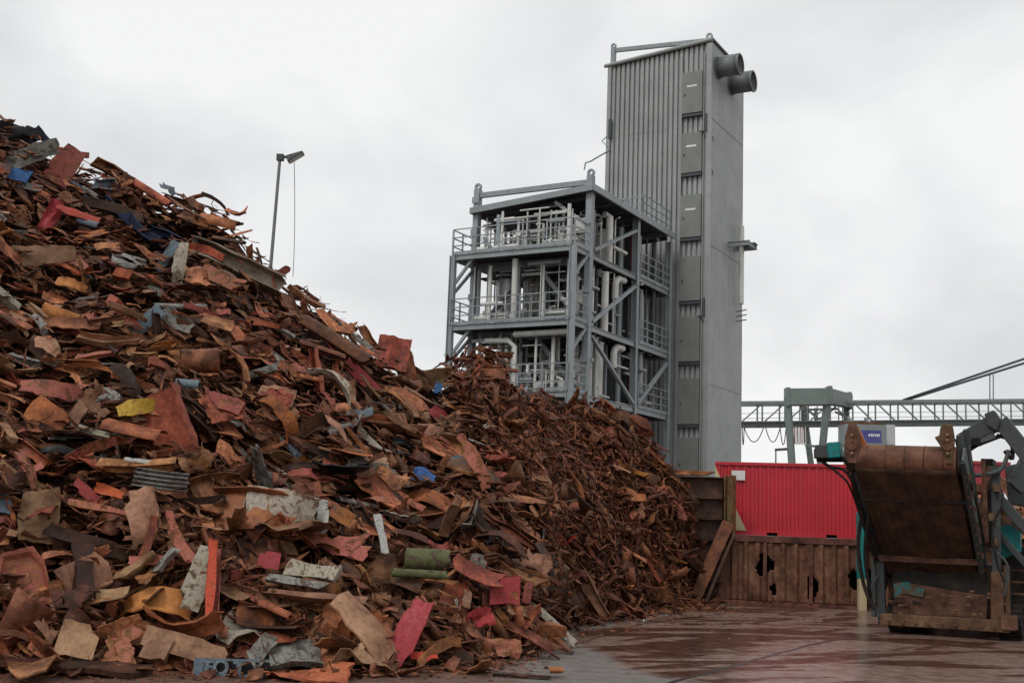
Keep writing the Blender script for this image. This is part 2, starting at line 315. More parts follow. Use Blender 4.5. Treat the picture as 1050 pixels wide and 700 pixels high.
# slab joints: shallow dark strips of filler lying in the concrete
m, nt_, b_ = newmat('joint_filler'); b_.inputs['Base Color'].default_value = (0.022, 0.013, 0.011, 1); b_.inputs['Roughness'].default_value = 0.3
for (a, bb, w) in (((686, 700), (830, 661), 0.06), ((830, 661), (868, 653), 0.09), ((588, 661), (655, 640), 0.02), ((655, 640), (745, 628), 0.04)):
    p, q = G(*a), G(*bb); p.z = q.z = 0.002
    k = MB(); n = 12; dv = (q - p); sv_ = Vector((-dv.y, dv.x, 0)).normalized()
    for i in range(n):
        p0 = p + dv * (i / n) + sv_ * 0.03 * sin(i * 2.3); p1 = p + dv * ((i + 1) / n) + sv_ * 0.03 * sin((i + 1) * 2.3)
        wa = w * (0.7 + 0.6 * random.random())
        k.add([p0 - sv_ * w, p1 - sv_ * wa, p1 + sv_ * wa, p0 + sv_ * w], [(0, 1, 2, 3)])
    k.build('ground_joint', m, kind='structure')
# ------------------------------------------------------------ heap height field
FOOT = [(-500, 690), (-150, 690), (0, 688), (200, 688), (350, 688), (480, 682), (545, 672), (562, 655), (572, 640), (600, 633), (640, 627), (700, 618), (745, 611), (775, 607)]
CREST = [(-600, 20, 36), (-250, 60, 35), (-60, 104, 33.5), (0, 117, 33.5), (30, 124, 33.5), (60, 146, 33.5), (90, 160, 33.5), (130, 174, 33.5), (160, 194, 33.5), (190, 195, 33.5), (215, 204, 33.5),
         (243, 218, 33.5), (255, 240, 33.5), (285, 276, 33.5), (325, 296, 34), (345, 309, 34), (370, 336, 34.5), (395, 352, 35), (430, 366, 36), (452, 376, 37), (470, 364, 38), (492, 358, 38), (512, 366, 38),
         (522, 392, 38.5), (560, 408, 39), (600, 412, 39.5), (640, 424, 40), (662, 450, 40.5), (690, 486, 40.6), (706, 528, 40.6), (725, 568, 40.9), (745, 600, 41.6), (775, 607, 43)]
fa = []; fy = []
for (x, y) in FOOT:
    g = G(x, y); fa.append(g.x / g.y); fy.append(g.y)
ca = []; cy_ = []; cz = []
for (x, y, d) in CREST:
    p = P(x, y, d); ca.append(p.x / p.y); cy_.append(p.y); cz.append(max(0.0, p.z - 0.25))
fa, fy, ca, cy_, cz = map(np.array, (fa, fy, ca, cy_, cz))
o_ = np.argsort(fa); fa, fy = fa[o_], fy[o_]; o_ = np.argsort(ca); ca, cy_, cz = ca[o_], cy_[o_], cz[o_]
_ph = RNG.uniform(0, 6.28, (24, 2)); _dr = RNG.uniform(0, 6.28, 24); _fq = np.array([0.35 * 1.22 ** i for i in range(24)])
def wob(X, Y):
    s = 0
    for i in range(24):
        s = s + np.sin(_fq[i] * (X * np.cos(_dr[i]) + Y * np.sin(_dr[i])) * 2.2 + _ph[i, 0]) * (0.55 / (1 + _fq[i] * 1.1))
    return s * 0.30
def hz(X, Y):
    X = np.asarray(X, float); Y = np.asarray(Y, float); a = X / np.maximum(Y, 1)
    Fo = np.interp(a, fa, fy); Re = np.interp(a, ca, cy_); Z = np.interp(a, ca, cz)
    Re = np.maximum(Re, Fo + 0.5); s = (Y - Fo) / (Re - Fo)
    sc = np.clip(s, 0, 1)
    z = Z * sc ** 0.95 + np.minimum(0.9, Z * 0.25) * (1 - np.exp(-sc * 14)) * (1 - sc)
    z = z + wob(X, Y) * np.minimum(1, np.clip(Z, 0, 9) / 4) * np.clip(sc * 6, 0, 1) * (1 - 0.75 * np.clip((sc - 0.85) / 0.15, 0, 1))
    led = (z * 0.85 + 0.35 * np.sin(X * .55 + Y * .2)); fr = led - np.floor(led); z = z + np.where(sc < .93, 1, 0) * np.minimum(1, Z / 5) * 0.34 * (fr ** 2.2 - fr) 
    z = np.where(s > 1, Z - (Y - Re) * 0.9, z)
    z = np.where(s < 0, -0.5 + s, z)
    z = np.where(a > fa[-1], -1, z)
    return z
# dark hollows between overhanging layers, each a dent in the slope
CAVPX = [(20, 300, 40, 9), (95, 290, 34, 8), (150, 300, 40, 7), (30, 360, 34, 8), (185, 345, 46, 8), (110, 372, 30, 7), (250, 350, 34, 8), (20, 455, 30, 10), (110, 450, 44, 10), (180, 435, 30, 8), (240, 455, 44, 9), (310, 440, 34, 9),
         (60, 490, 40, 9), (215, 500, 34, 9), (110, 548, 50, 9), (40, 575, 36, 12), (120, 585, 40, 11), (250, 560, 28, 9), (330, 560, 34, 9), (300, 480, 40, 8), (370, 500, 34, 9), (400, 590, 36, 10), (265, 625, 34, 9), (150, 625, 40, 9), (350, 615, 30, 9),
         (460, 560, 30, 10), (480, 600, 26, 10), (430, 540, 30, 8), (350, 400, 30, 8), (90, 235, 40, 7), (200, 232, 26, 6), (300, 330, 30, 7), (600, 470, 34, 10), (560, 560, 26, 12), (640, 540, 26, 12), (520, 440, 26, 9), (670, 575, 24, 10), (40, 205, 30, 6)]
def incav(px, py, f=1.0):
    return any(((px-x)/(w*f))**2 + ((py-y)/(h*f))**2 < 1 for x, y, w, h in CAVPX)
_cv = []
for (x_, y_, w_, h_) in CAVPX:
    d_ = ray(x_, y_); ts_ = np.linspace(12 / d_.y, 46 / d_.y, 500); hh_ = np.nonzero(EYE + d_.z * ts_ < hz(d_.x * ts_, d_.y * ts_))[0]
    if len(hh_):
        t_ = ts_[hh_[0]]; Y_ = d_.y * t_; _cv.append((d_.x * t_, Y_, w_ * Y_ / F * 1.15, max(.45, h_ * Y_ / F * 2.4)))
_hz0 = hz
def hz(X, Y):
    z = _hz0(X, Y); X = np.asarray(X, float); Y = np.asarray(Y, float)
    for cx_, cyy, rx_, ry_ in _cv: z = z - .62 * np.exp(-(((X - cx_) / rx_) ** 2 + ((Y - cyy) / ry_) ** 2) ** 1.5)
    return z
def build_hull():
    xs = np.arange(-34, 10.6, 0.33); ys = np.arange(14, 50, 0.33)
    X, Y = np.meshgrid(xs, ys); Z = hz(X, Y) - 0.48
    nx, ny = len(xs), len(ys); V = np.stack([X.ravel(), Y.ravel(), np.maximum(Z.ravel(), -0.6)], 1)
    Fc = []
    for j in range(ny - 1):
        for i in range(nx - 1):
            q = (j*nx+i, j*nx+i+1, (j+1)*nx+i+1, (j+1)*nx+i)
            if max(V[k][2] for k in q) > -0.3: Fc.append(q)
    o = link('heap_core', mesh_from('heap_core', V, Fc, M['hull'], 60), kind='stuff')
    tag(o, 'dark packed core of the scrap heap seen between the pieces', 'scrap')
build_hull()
GXs = np.arange(-40, 14, .15); GYs = np.arange(11, 52, .15); GZ = hz(*np.meshgrid(GXs, GYs))
def hzf(X, Y):
    fx = np.clip((X - GXs[0]) / .15, 0, len(GXs) - 1.01); fy_ = np.clip((Y - GYs[0]) / .15, 0, len(GYs) - 1.01); i = fx.astype(int); j = fy_.astype(int); u = fx - i; v = fy_ - j
    return GZ[j, i]*(1-u)*(1-v) + GZ[j, i+1]*u*(1-v) + GZ[j+1, i]*(1-u)*v + GZ[j+1, i+1]*u*v
def surf_hit(px, py, lift=0.0):
    d = ray(px, py); t0 = 12 / d.y; t1 = 46 / d.y
    ts = np.linspace(t0, t1, 340); X = d.x * ts; Y = d.y * ts; Z = EYE + d.z * ts
    H_ = hzf(X, Y); hit = np.nonzero(Z < H_ + lift)[0]
    if len(hit) == 0:
        # above the silhouette: stand it at the crest depth of that column
        k = int(np.argmin(Z - H_)); return Vector((X[k], Y[k], Z[k])), False
    k = hit[0]; return Vector((X[k], Y[k], Z[k])), True
def normal_at(X, Y):
    e = 0.6; h4 = hzf(np.array([X + e, X - e, X, X]), np.array([Y, Y, Y + e, Y - e])); a = (h4[0] - h4[1]) / (2 * e); b = (h4[2] - h4[3]) / (2 * e)
    a = float(np.clip(a, -1.2, 1.2)); b = float(np.clip(b, -1.0, 1.4)); return Vector((-a, -b, 1)).normalized()
# ------------------------------------------------------------ scrap shapes (unit length along x)
def shell(gx, gy, gz, th):
    """grid arrays -> closed thin shell"""
    nx, ny = gx.shape; Pm = np.stack([gx, gy, gz], -1)
    du = np.gradient(Pm, axis=0); dv = np.gradient(Pm, axis=1); n = np.cross(du, dv); n /= np.maximum(np.linalg.norm(n, axis=-1, keepdims=True), 1e-9)
    A = (Pm + n * th / 2).reshape(-1, 3); B = (Pm - n * th / 2).reshape(-1, 3); V = np.concatenate([A, B]); K = nx * ny; Fc = []
    for i in range(nx - 1):
        for j in range(ny - 1):
            q = (i*ny+j, (i+1)*ny+j, (i+1)*ny+j+1, i*ny+j+1); Fc.append(q); Fc.append(tuple(K + t for t in q[::-1]))
    rim = [(i, 0) for i in range(nx)] + [(nx-1, j) for j in range(1, ny)] + [(i, ny-1) for i in range(nx-2, -1, -1)] + [(0, j) for j in range(ny-2, 0, -1)]
    r = [i*ny+j for i, j in rim]
    for a, b in zip(r, r[1:] + r[:1]): Fc.append((b, a, K + a, K + b))
    return V, Fc
def sheet_shape(rs, L=1, Wd=0.5, nx=7, ny=4, curl=0.6, crease=0.5, rough=0.03, torn=0.12, th=0.012, twist=0.3, sweep=0.0):
    u = np.linspace(-.5, .5, nx); v = np.linspace(-.5, .5, ny); U, V_ = np.meshgrid(u, v, indexing='ij')
    wl = 1 + torn * rs.normal(0, 1, nx)[:, None] * np.abs(V_) * 2
    taper = 1 - rs.uniform(0, .5) * (U + .5) * (1 if rs.random() < .5 else 0)
    X = U * L + torn * .35 * L * rs.normal(0, 1, ny)[None, :] * (np.abs(U) > .49) + torn * .1 * rs.normal(0, 1, U.shape)
    Y = V_ * Wd * wl * taper + torn * .05 * rs.normal(0, 1, U.shape) + sweep * L * U ** 2
    # corner cuts
    for sx, sy in ((1, 1), (1, -1), (-1, 1), (-1, -1)):
        if rs.random() < .45:
            m = (U * sx > .3) & (V_ * sy > .3); X = np.where(m, X - sx * L * .10 * rs.random(), X); Y = np.where(m, Y - sy * Wd * .3 * rs.random(), Y)
    k = rs.normal(0, curl); Z = k * (X / L) ** 2 * L * .8 + rs.normal(0, curl * .5) * (Y / max(Wd, .05)) ** 2 * Wd
    for _ in range(rs.integers(1, 3)):
        a = rs.uniform(-.6, .6) + (0 if rs.random() < .5 else pi / 2); d = X / L * cos(a) * 1.0 + Y / max(Wd, .2) * sin(a) * .6 - rs.uniform(-.25, .25)
        Z = Z + rs.normal(0, crease) * np.maximum(d, 0) * L * .6
    Z = Z + rs.normal(0, rough, U.shape) * L; tw = rs.normal(0, twist)
    c, s = np.cos(tw * U * 2), np.sin(tw * U * 2); Y, Z = Y * c - Z * s, Y * s + Z * c
    Z = Z - Z.mean()
    return shell(X, Y, Z, th)
def plate2(rs, Wd=.5, nu=8, nv=5, sec='flat', arc=.5, kinks=1, twist=.25, th=.02, jag=.03, taper=.25, kang=1.0, rough=.013):
    """sheet-metal offcut: a cross-section (flat, lip, channel, arc) carried along a bent, kinked centre line"""
    u = np.linspace(0, 1, nu); kp = sorted(rs.uniform(.15, .85, kinks)) if kinks else []
    ks = [rs.normal(0, kang) for _ in kp]; u = np.array(sorted(set([0., 1.] + [float(x) for x in np.linspace(0, 1, nu)] + [x - .006 for x in kp] + [x + .006 for x in kp])))
    a0 = rs.normal(0, arc); ang = a0 * (u - .5) + sum(k * (u > x) for k, x in zip(ks, kp)); du = np.diff(u, prepend=0)
    x = np.cumsum(np.cos(ang) * du); z = np.cumsum(np.sin(ang) * du); X0 = x - x.mean(); Z0 = z - z.mean()
    lip = rs.uniform(.10, .24)
    if sec == 'flat': v = np.linspace(-.5, .5, 3); y, h = v * Wd, v * 0
    elif sec == 'lip': v = np.array([-.5, 0, .5 - .01, .5]); y = np.array([-.5, 0, .49, .5 + lip * .2]) * Wd; h = np.array([0, 0, 0, lip]) * Wd
    elif sec == 'chan': y = np.array([-.5 - lip * .1, -.5, -.48, .48, .5, .5 + lip * .1]) * Wd; h = np.array([lip * 1.2, .02, 0, 0, .02, lip]) * Wd
    elif sec == 'fold': f = rs.uniform(-.2, .25); t = rs.uniform(.5, 1.2); y = np.array([-.5, f - .01, f + .01, f + (.5 - f) * cos(t)]) * Wd; h = np.array([0, 0, 0, (.5 - f) * sin(t)]) * Wd
    else: v = np.linspace(-1, 1, 6); t = rs.uniform(.6, 1.4); y = np.sin(v * t) / (2 * t) * 2 * Wd * .5; h = (1 - np.cos(v * t)) / (2 * t) * Wd
    n = len(u); m = len(y); un = u - .5; tp = 1 - taper * rs.random() * (u if rs.random() < .5 else 1 - u); tw = rs.normal(0, twist)
    sk = rs.normal(0, .28); Xg = np.zeros((n, m)); Yg = Xg.copy(); Zg = Xg.copy()
    for i in range(n):
        c, s = cos(tw * un[i]), sin(tw * un[i]); yy = y * tp[i]; hh = h * tp[i]
        if i in (0, n - 1): e = (rs.normal(0, jag, m) + sk * yy * (1 if i else rs.uniform(-1, 1)))
        else: e = 0
        yy, hh = yy * c - hh * s, yy * s + hh * c; ca, sa = cos(ang[i]), sin(ang[i])
        Xg[i] = X0[i] - sa * hh + e * ca; Yg[i] = yy + rs.normal(0, .009, m); Zg[i] = Z0[i] + ca * hh + e * sa
    Zg = Zg + rs.normal(0, rough, Zg.shape)
    if rs.random() < .35:   # a dented corner
        Zg[-1, -1] += rs.normal(0, .12); Xg[-1, -1] -= abs(rs.normal(0, .08))
    return shell(Xg, Yg, Zg, th)
def crumple_shape(rs, L=1, Wd=.7, nx=10, ny=8, amp=.09):
    u = np.linspace(-.5, .5, nx); v = np.linspace(-.5, .5, ny); U, V_ = np.meshgrid(u, v, indexing='ij'); X = U * L; Y = V_ * Wd; Z = 0 * X
    for _ in range(6):
        a = rs.uniform(0, pi); f = rs.uniform(2, 6); ph = rs.uniform(0, 6); t = (X * cos(a) + Y * sin(a)) * f + ph
        Z = Z + amp * (2 * np.abs(((t / pi) % 1) * 2 - 1) - 1) * rs.uniform(.3, 1)
    X = X * (1 - .25 * np.abs(V_) * rs.random()) + rs.normal(0, .035, X.shape); Y = Y + rs.normal(0, .035, X.shape) + .15 * np.sin(U * 5 + rs.uniform(0, 6)); Z = Z + rs.normal(0, .3) * X ** 2
    return shell(X, Y, Z, .012)
def ribbed_shape(rs, L=1, Wd=.5, n=9, amp=.035, curl=.15):
    nx = 4; ny = n * 2; u = np.linspace(-.5, .5, nx); v = np.linspace(-.5, .5, ny); U, V_ = np.meshgrid(u, v, indexing='ij')
    Z = amp * np.where((np.arange(ny) // 2) % 2 == 0, 1, -1)[None, :] + curl * U ** 2 + 0 * V_; return shell(U * L + rs.normal(0, .015, U.shape), V_ * Wd, Z, .012)
PROF = {'U': [(-.5, -.5), (.5, -.5), (.5, .3), (.42, .3), (.42, -.4), (-.42, -.4), (-.42, .3), (-.5, .3)],
        'L': [(-.5, -.5), (.5, -.5), (.5, -.4), (-.4, -.4), (-.4, .5), (-.5, .5)],
        'I': [(-.5, -.6), (.5, -.6), (.5, -.5), (.05, -.5), (.05, .5), (.5, .5), (.5, .6), (-.5, .6), (-.5, .5), (-.05, .5), (-.05, -.5), (-.5, -.5)],
        'box': [(-.5, -.4), (.5, -.4), (.5, .4), (-.5, .4)]}
def beam_shape(rs, kind, w=.12, bend=.10, twist=.5, seg=5, dent=.12, skew=.5):
    pr = np.array(PROF[kind]) * w; n = len(pr); V = []; b1, b2, tw = rs.normal(0, bend), rs.normal(0, bend), rs.normal(0, twist)
    kx = rs.uniform(-.3, .3); kk = rs.normal(0, bend * 2)
    for i in range(seg + 1):
        u = i / seg - .5; c, s = cos(tw * u), sin(tw * u)
        for (a, b) in pr * (1 + dent * rs.normal(0, 1)):
            y, z = a * c - b * s, a * s + b * c
            x = u + (skew * a * rs.uniform(.4, 1) + .04 * rs.normal() if i in (0, seg) else 0)
            V.append((x, y + b1 * (u*u*2 - .2) + rs.normal(0, .008), z + b2 * (u*u*2 - .2) + kk * max(0, u - kx)))
    Fc = [(i*n+j, i*n+(j+1) % n, (i+1)*n+(j+1) % n, (i+1)*n+j) for i in range(seg) for j in range(n)]
    Fc += [tuple(range(n-1, -1, -1)), tuple(range(seg*n, seg*n+n))]
    return np.array(V), Fc
def pipe_shape(rs, r=.1, arc=2*pi, n=12, seg=4, th=.014, bend=.05):
    closed = arc > 6.2; m = n if closed else n + 1; V = []; Fc = []; b = rs.normal(0, bend); sq = rs.uniform(.7, 1)
    for rr in (r, r - th):
        for i in range(seg + 1):
            u = i / seg - .5
            for j in range(m):
                t = arc * j / n; V.append((u + (rs.normal(0, .02) if i in (0, seg) else 0), cos(t) * rr, sin(t) * rr * sq + b * u * u * 2))
    K = (seg + 1) * m; jm = m if closed else m - 1
    for i in range(seg):
        for j in range(jm):
            a, b2, c, d = i*m+j, i*m+(j+1) % m, (i+1)*m+(j+1) % m, (i+1)*m+j; Fc.append((a, b2, c, d)); Fc.append((K+d, K+c, K+b2, K+a))
    for i in (0, seg):
        for j in range(jm): a, b2 = i*m+j, i*m+(j+1) % m; Fc.append((a, b2, K+b2, K+a) if i else (b2, a, K+a, K+b2))
    if not closed:
        for j in (0, m - 1):
            for i in range(seg): a, b2 = i*m+j, (i+1)*m+j; Fc.append((a, b2, K+b2, K+a))
    return np.array(V), Fc
def ribbon_shape(rs, w=.09, nx=9, curl=1.0):
    u = np.linspace(0, 1, nx); ang = np.cumsum(rs.normal(0, curl * .35, nx)) ; ang2 = np.cumsum(rs.normal(0, curl * .25, nx))
    x = np.cumsum(np.cos(ang)) / nx; z = np.cumsum(np.sin(ang)) / nx; y0 = np.cumsum(np.sin(ang2)) / nx * .6
    tw = np.cumsum(rs.normal(0, .25, nx)); hw = w / 2 * (1 - .5 * np.abs(u - .5) * rs.random() * 2)
    X = np.stack([x, x], 1); Y = np.stack([y0 - hw * np.cos(tw), y0 + hw * np.cos(tw)], 1); Z = np.stack([z - hw * np.sin(tw), z + hw * np.sin(tw)], 1)
    X = X - X.mean(); Y = Y - Y.mean(); Z = Z - Z.mean(); return shell(X, Y, Z, .01)
def tray_shape(rs, L=1, Wd=.6, H=.14):
    """pressed dish: flat floor, raised rim, one corner torn open"""
    V = []; Fc = []; ins = .10; loops = [(1, 0), (1, H), (1 - ins, H * .9), (1 - 1.7 * ins, .03), (.0, .02)]
    base = [(-.5, -.3), (-.25, -.5), (.3, -.5), (.5, -.28), (.5, .3), (.28, .5), (-.3, .5), (-.5, .25)]; n = 8
    for s, z in loops[:-1]:
        for k, (a, b) in enumerate(base): V.append((a * L * s, b * Wd * s + rs.normal(0, .012), z + (.0 if z == 0 else rs.normal(0, .025)) + .25 * a * a))
    for i in range(3):
        for j in range(n): Fc.append((i*n+j, i*n+(j+1) % n, (i+1)*n+(j+1) % n, (i+1)*n+j))
    Fc.append(tuple(3*n + j for j in range(n))); Fc.append(tuple(range(n-1, -1, -1)))
    return np.array(V), Fc
def make_shapes():
    S = {}; rs = np.random.default_rng(11)
    secs = ['flat', 'lip', 'chan', 'fold', 'arc', 'flat', 'lip', 'fold']
    S['bent plate'] = [plate2(rs, Wd=rs.uniform(.3, .7), nu=7, sec=secs[i % 8], arc=.5, kinks=int(rs.integers(0, 2)), twist=.15, th=.024, kang=.8, jag=.05) for i in range(20)]
    S['torn sheet'] = [plate2(rs, Wd=rs.uniform(.2, .45), nu=8, sec=secs[(i * 3 + 1) % 8], arc=1.1, kinks=int(rs.integers(1, 3)), twist=.6, th=.016, jag=.09, taper=.7, rough=.018) for i in range(14)] + [sheet_shape(rs, Wd=rs.uniform(.3, .5), nx=9, ny=5, curl=.7, crease=.65, rough=.012, torn=.06, twist=.5, th=.018) for _ in range(5)]
    S['crumpled sheet'] = [crumple_shape(rs, Wd=rs.uniform(.35, .8), nx=12, ny=8, amp=rs.uniform(.04, .09)) for _ in range(12)]
    S['curved shell'] = [plate2(rs, Wd=rs.uniform(.28, .45), nu=9, sec='arc', arc=1.6, kinks=0, twist=.3, th=.02, jag=.02, taper=.8) for _ in range(8)]
    S['channel'] = [beam_shape(rs, 'U', rs.uniform(.12, .22)) for _ in range(8)]
    S['angle bar'] = [beam_shape(rs, 'L', rs.uniform(.09, .18)) for _ in range(8)]
    S['girder'] = [beam_shape(rs, 'I', rs.uniform(.10, .16), bend=.05, twist=.25) for _ in range(5)]
    S['box section'] = [beam_shape(rs, 'box', rs.uniform(.12, .24), bend=.08) for _ in range(6)]
    S['flat strip'] = [sheet_shape(rs, Wd=rs.uniform(.07, .16), nx=8, ny=3, curl=.4, crease=.4, rough=.004, torn=.06, twist=.7, sweep=rs.normal(0, .3)) for _ in range(12)]
    S['curled ribbon'] = [ribbon_shape(rs, rs.uniform(.05, .12), curl=rs.uniform(.25, .8)) for _ in range(12)]
    S['split pipe'] = [pipe_shape(rs, rs.uniform(.10, .2), rs.uniform(2.4, 4.2), 8) for _ in range(6)]
    S['pipe'] = [pipe_shape(rs, rs.uniform(.05, .12)) for _ in range(4)]
    return S
SH = make_shapes(); MESHC = {}
def shape_mesh(kind, i, mk):
    key = (kind, i, mk)
    if key not in MESHC:
        base = (kind, i)
        if base not in MESHC: MESHC[base] = mesh_from(kind.replace(' ', '_'), *SH[kind][i], None, 38)
        me = MESHC[base].copy(); me.materials.append(M[mk]); MESHC[key] = me
    return MESHC[key]
def frame_mat(ax, nrm):
    z = Vector(nrm).normalized(); x = (Vector(ax) - z * z.dot(Vector(ax)))
    x = x.normalized() if x.length > 1e-3 else z.orthogonal().normalized(); y = z.cross(x)
    return Matrix((x, y, z)).transposed()
# ------------------------------------------------------------ landmark pieces, each with its own look
CAMR, CAMU = RM @ Vector((1, 0, 0)), RM @ Vector((0, 1, 0))
LAND = []; LSZ = []
def land(name, px, py, Lpx, Wpx, ang, shp, mk, label, tilt=0.35, lift=0.42, roll=0.0, zs=None, seed=0, cat='scrap metal', short=None, yaw=0.0):
    p, hit = surf_hit(px, py); p = p - ray(px, py) * lift * (1 if hit else .3); p.z -= 0 if hit else max(0.0, p.z - float(hz(p.x, p.y)) - .12)
    dep = -(RMT @ (p - CAMP)).z; L = Lpx * dep / F; Wd = Wpx * dep / F
    rs = np.random.default_rng(1000 + int(px) * 7 + int(py) + seed); a = radians(ang)
    V, Fc = shp(rs); V = np.array(V, float)
    ext = V.max(0) - V.min(0); V = V - (V.max(0) + V.min(0)) / 2
    sc = np.array([L / ext[0], Wd / ext[1], zs if zs else (L / ext[0] + Wd / ext[1]) / 2]); V = V * sc
    ax = CAMR * cos(a) + CAMU * sin(a); toc = -ray(px, py); nrm = (toc + Vector((0, 0, 1)) * tilt + CAMR * yaw).normalized()
    ct = math.sqrt(max(.25, (toc.dot(nrm)) ** 2))
    Rm = frame_mat(ax, nrm) @ Matrix.Rotation(roll, 3, 'X')
    o = link(name, mesh_from(name, V, Fc, M[mk], 38)); o.matrix_world = Matrix.Translation(p) @ Rm.to_4x4()
    tag(o, label, cat); LAND.append((px, py, short or label.split(',')[0])); LSZ.append((px, py, max(Lpx, Wpx) * .42, a, Lpx, Wpx)); return o
def sh(**k): return lambda rs: sheet_shape(rs, **k)
flat = dict(curl=.12, crease=.2, rough=.010, torn=.03, twist=.08, th=.035)
bent = dict(curl=.35, crease=.5, rough=.015, torn=.06, twist=.35, th=.026)
cr = lambda rs: crumple_shape(rs)
bm = lambda k, w=.15, **kk: (lambda rs: beam_shape(rs, k, w, **kk))
tusk = lambda s: (lambda rs: sheet_shape(rs, Wd=.2, nx=9, ny=4, curl=.3, crease=.1, rough=.003, torn=.03, sweep=s, twist=.2, th=.04))
def strips():
    A = land
    A('black_film', 8, 136, 60, 42, -20, cr, 'black', 'black crumpled film or sheet crowning the left edge of the scrap heap', short='the black summit sheet', lift=.1)
    A('bent_strip', 48, 134, 34, 9, -48, sh(Wd=.25, **bent), 'navy', 'dark blue bent strip jutting against the sky beside the black summit sheet', short='the blue summit strip', lift=.1)
    A('steel_plate', 66, 172, 48, 30, 55, sh(Wd=.6, **flat), 'pink', 'faded pink rusty plate standing below the crest right of the black summit sheet', short='the pink crest plate')
    A('steel_bar', 66, 150, 50, 7, -3, bm('box', .12, bend=.02, twist=.1), 'redbrown', 'reddish bar lying level across the crest behind the pink plate', short='the level crest bar', lift=.05)
    A('channel_beam', 118, 166, 48, 12, -25, bm('U', .22, bend=.03, twist=.1), 'brown', 'brown channel beam sloping down along the skyline near the top of the heap', short='the skyline channel', lift=.1)
    A('torn_sheet', 32, 158, 58, 22, 28, sh(Wd=.4, nx=9, ny=5, **bent), 'grey', 'grey brown curved panel under the black summit sheet', short='the curved grey summit panel')
    A('plastic_tub', 20, 181, 24, 15, -4, bm('box', .5, bend=.02, twist=.1, seg=3), 'blue', 'small bright blue tub wedged near the left edge below the summit', short='the blue tub')
    A('metal_bin', 106, 190, 24, 14, 4, bm('U', .5, bend=.02, twist=.1, seg=3), 'bluegrey', 'grey green metal bin lid right of the pink crest plate', short='the grey green bin')
    A('crumpled_sheet', 52, 222, 40, 20, 75, cr, 'red', 'bright red crumpled sheet draped on the upper left of the heap', short='the red crumpled sheet')
    A('torn_sheet', 80, 220, 44, 10, -8, sh(Wd=.25, nx=9, **bent), 'red', 'red torn arm of sheet metal stretching right from the red crumpled sheet', short='the red torn arm')
    A('folded_sheet', 142, 228, 95, 16, -30, bm('U', .2, bend=.12, twist=.3, seg=7), 'navy', 'long navy blue folded sheet running downhill in the upper left', short='the upper navy sheet', lift=.4)
    A('folded_sheet', 155, 243, 75, 16, -34, bm('L', .2, bend=.12, twist=.3, seg=7), 'navy', 'shorter navy sheet directly beneath the long navy folded sheet', short='the lower navy sheet', lift=.35)
    A('steel_plate', 45, 261, 62, 24, 10, sh(Wd=.4, nx=9, ny=5, **bent), 'tan', 'tan bent plate with pointed ends below the red crumpled sheet', short='the tan pointed plate')
    A('steel_plate', 132, 268, 34, 16, -4, sh(Wd=.5, **flat), 'white', 'white flat plate below the navy folded sheets', short='the white plate')
    A('torn_sheet', 184, 270, 48, 14, 82, sh(Wd=.35, nx=9, ny=5, **bent), 'pale', 'pale grey upright torn sheet right of the navy sheets', short='the pale upright sheet')
    A('torn_sheet', 172, 262, 36, 12, 60, sh(Wd=.35, nx=9, ny=5, **bent), 'bluegrey', 'blue grey torn sheet leaning against the pale upright sheet', short='the blue grey leaning sheet', lift=.25)
    A('girder', 243, 272, 104, 22, -23, bm('U', .16, bend=.015, twist=.03, dent=.02, skew=.2), 'taupe', 'long taupe steel girder sloping down right near the lamp pole', short='the long taupe girder', lift=.45)
    A('bent_plate', 288, 256, 26, 9, 35, sh(Wd=.3, **flat), 'redbrown', 'brown plate sticking up on the skyline in front of the lamp pole', short='the skyline plate by the lamp pole', lift=.1)
    A('metal_block', 126, 281, 20, 11, -5, bm('box', .5, bend=.02, twist=.1, seg=3), 'orange', 'small orange folded block below the white plate', short='the small orange block')
    A('torn_sheet', 150, 330, 46, 17, 45, sh(Wd=.35, nx=9, ny=5, **bent), 'bluegrey', 'blue grey bent sheet in the left middle of the heap', short='the blue grey bent sheet')
    A('steel_pipe', 185, 314, 55, 6, 5, lambda rs: pipe_shape(rs, .05), 'grey', 'thin grey pipe lying level above the blue grey bent sheet', short='the thin grey pipe')
    A('curved_plate', 62, 322, 40, 15, -15, lambda rs: pipe_shape(rs, .2, 2.8, 8), 'orange', 'orange rounded plate near the left edge above the red curved plate', short='the orange rounded plate')
    A('steel_drum', 205, 370, 40, 26, 8, lambda rs: pipe_shape(rs, .3, 2*pi, 14, 4, .02, .02), 'brown', 'rusty brown drum lying on its side left of the pink box section', short='the rusty drum')
    A('painted_plate', 140, 418, 40, 20, 14, sh(Wd=.55, **bent), 'yellow', 'bright yellow painted plate in the left middle of the heap', short='the yellow plate')
    A('curved_plate', 60, 401, 76, 20, -3, sh(Wd=.35, nx=9, ny=5, curl=.5, crease=.1, rough=.004, torn=.05, twist=.3), 'pink', 'long faded red curved plate left of the yellow plate', short='the faded red curved plate')
    A('steel_plate', 48, 427, 42, 32, -35, sh(Wd=.8, **flat), 'orange', 'rust orange kite shaped plate under the faded red curved plate', short='the orange kite plate')
    A('wooden_block', 80, 424, 26, 14, 60, bm('box', .4, bend=.02, twist=.1, seg=3), 'tan', 'tan splintered block between the orange kite plate and the yellow plate', short='the tan splintered block')
    A('box_section', 226, 413, 50, 18, -18, bm('box', .3, bend=.04, twist=.1), 'pink', 'pink painted box section end right of the yellow plate', short='the pink box section')
    A('steel_plate', 284, 404, 38, 20, -14, sh(Wd=.6, **flat), 'tan', 'tan square cornered plate right of the pink box section', short='the tan square plate')
    A('steel_bar', 268, 381, 42, 9, 24, bm('box', .2, bend=.02, twist=.1), 'grey', 'grey square bar pointing up right above the tan square plate', short='the grey square bar')
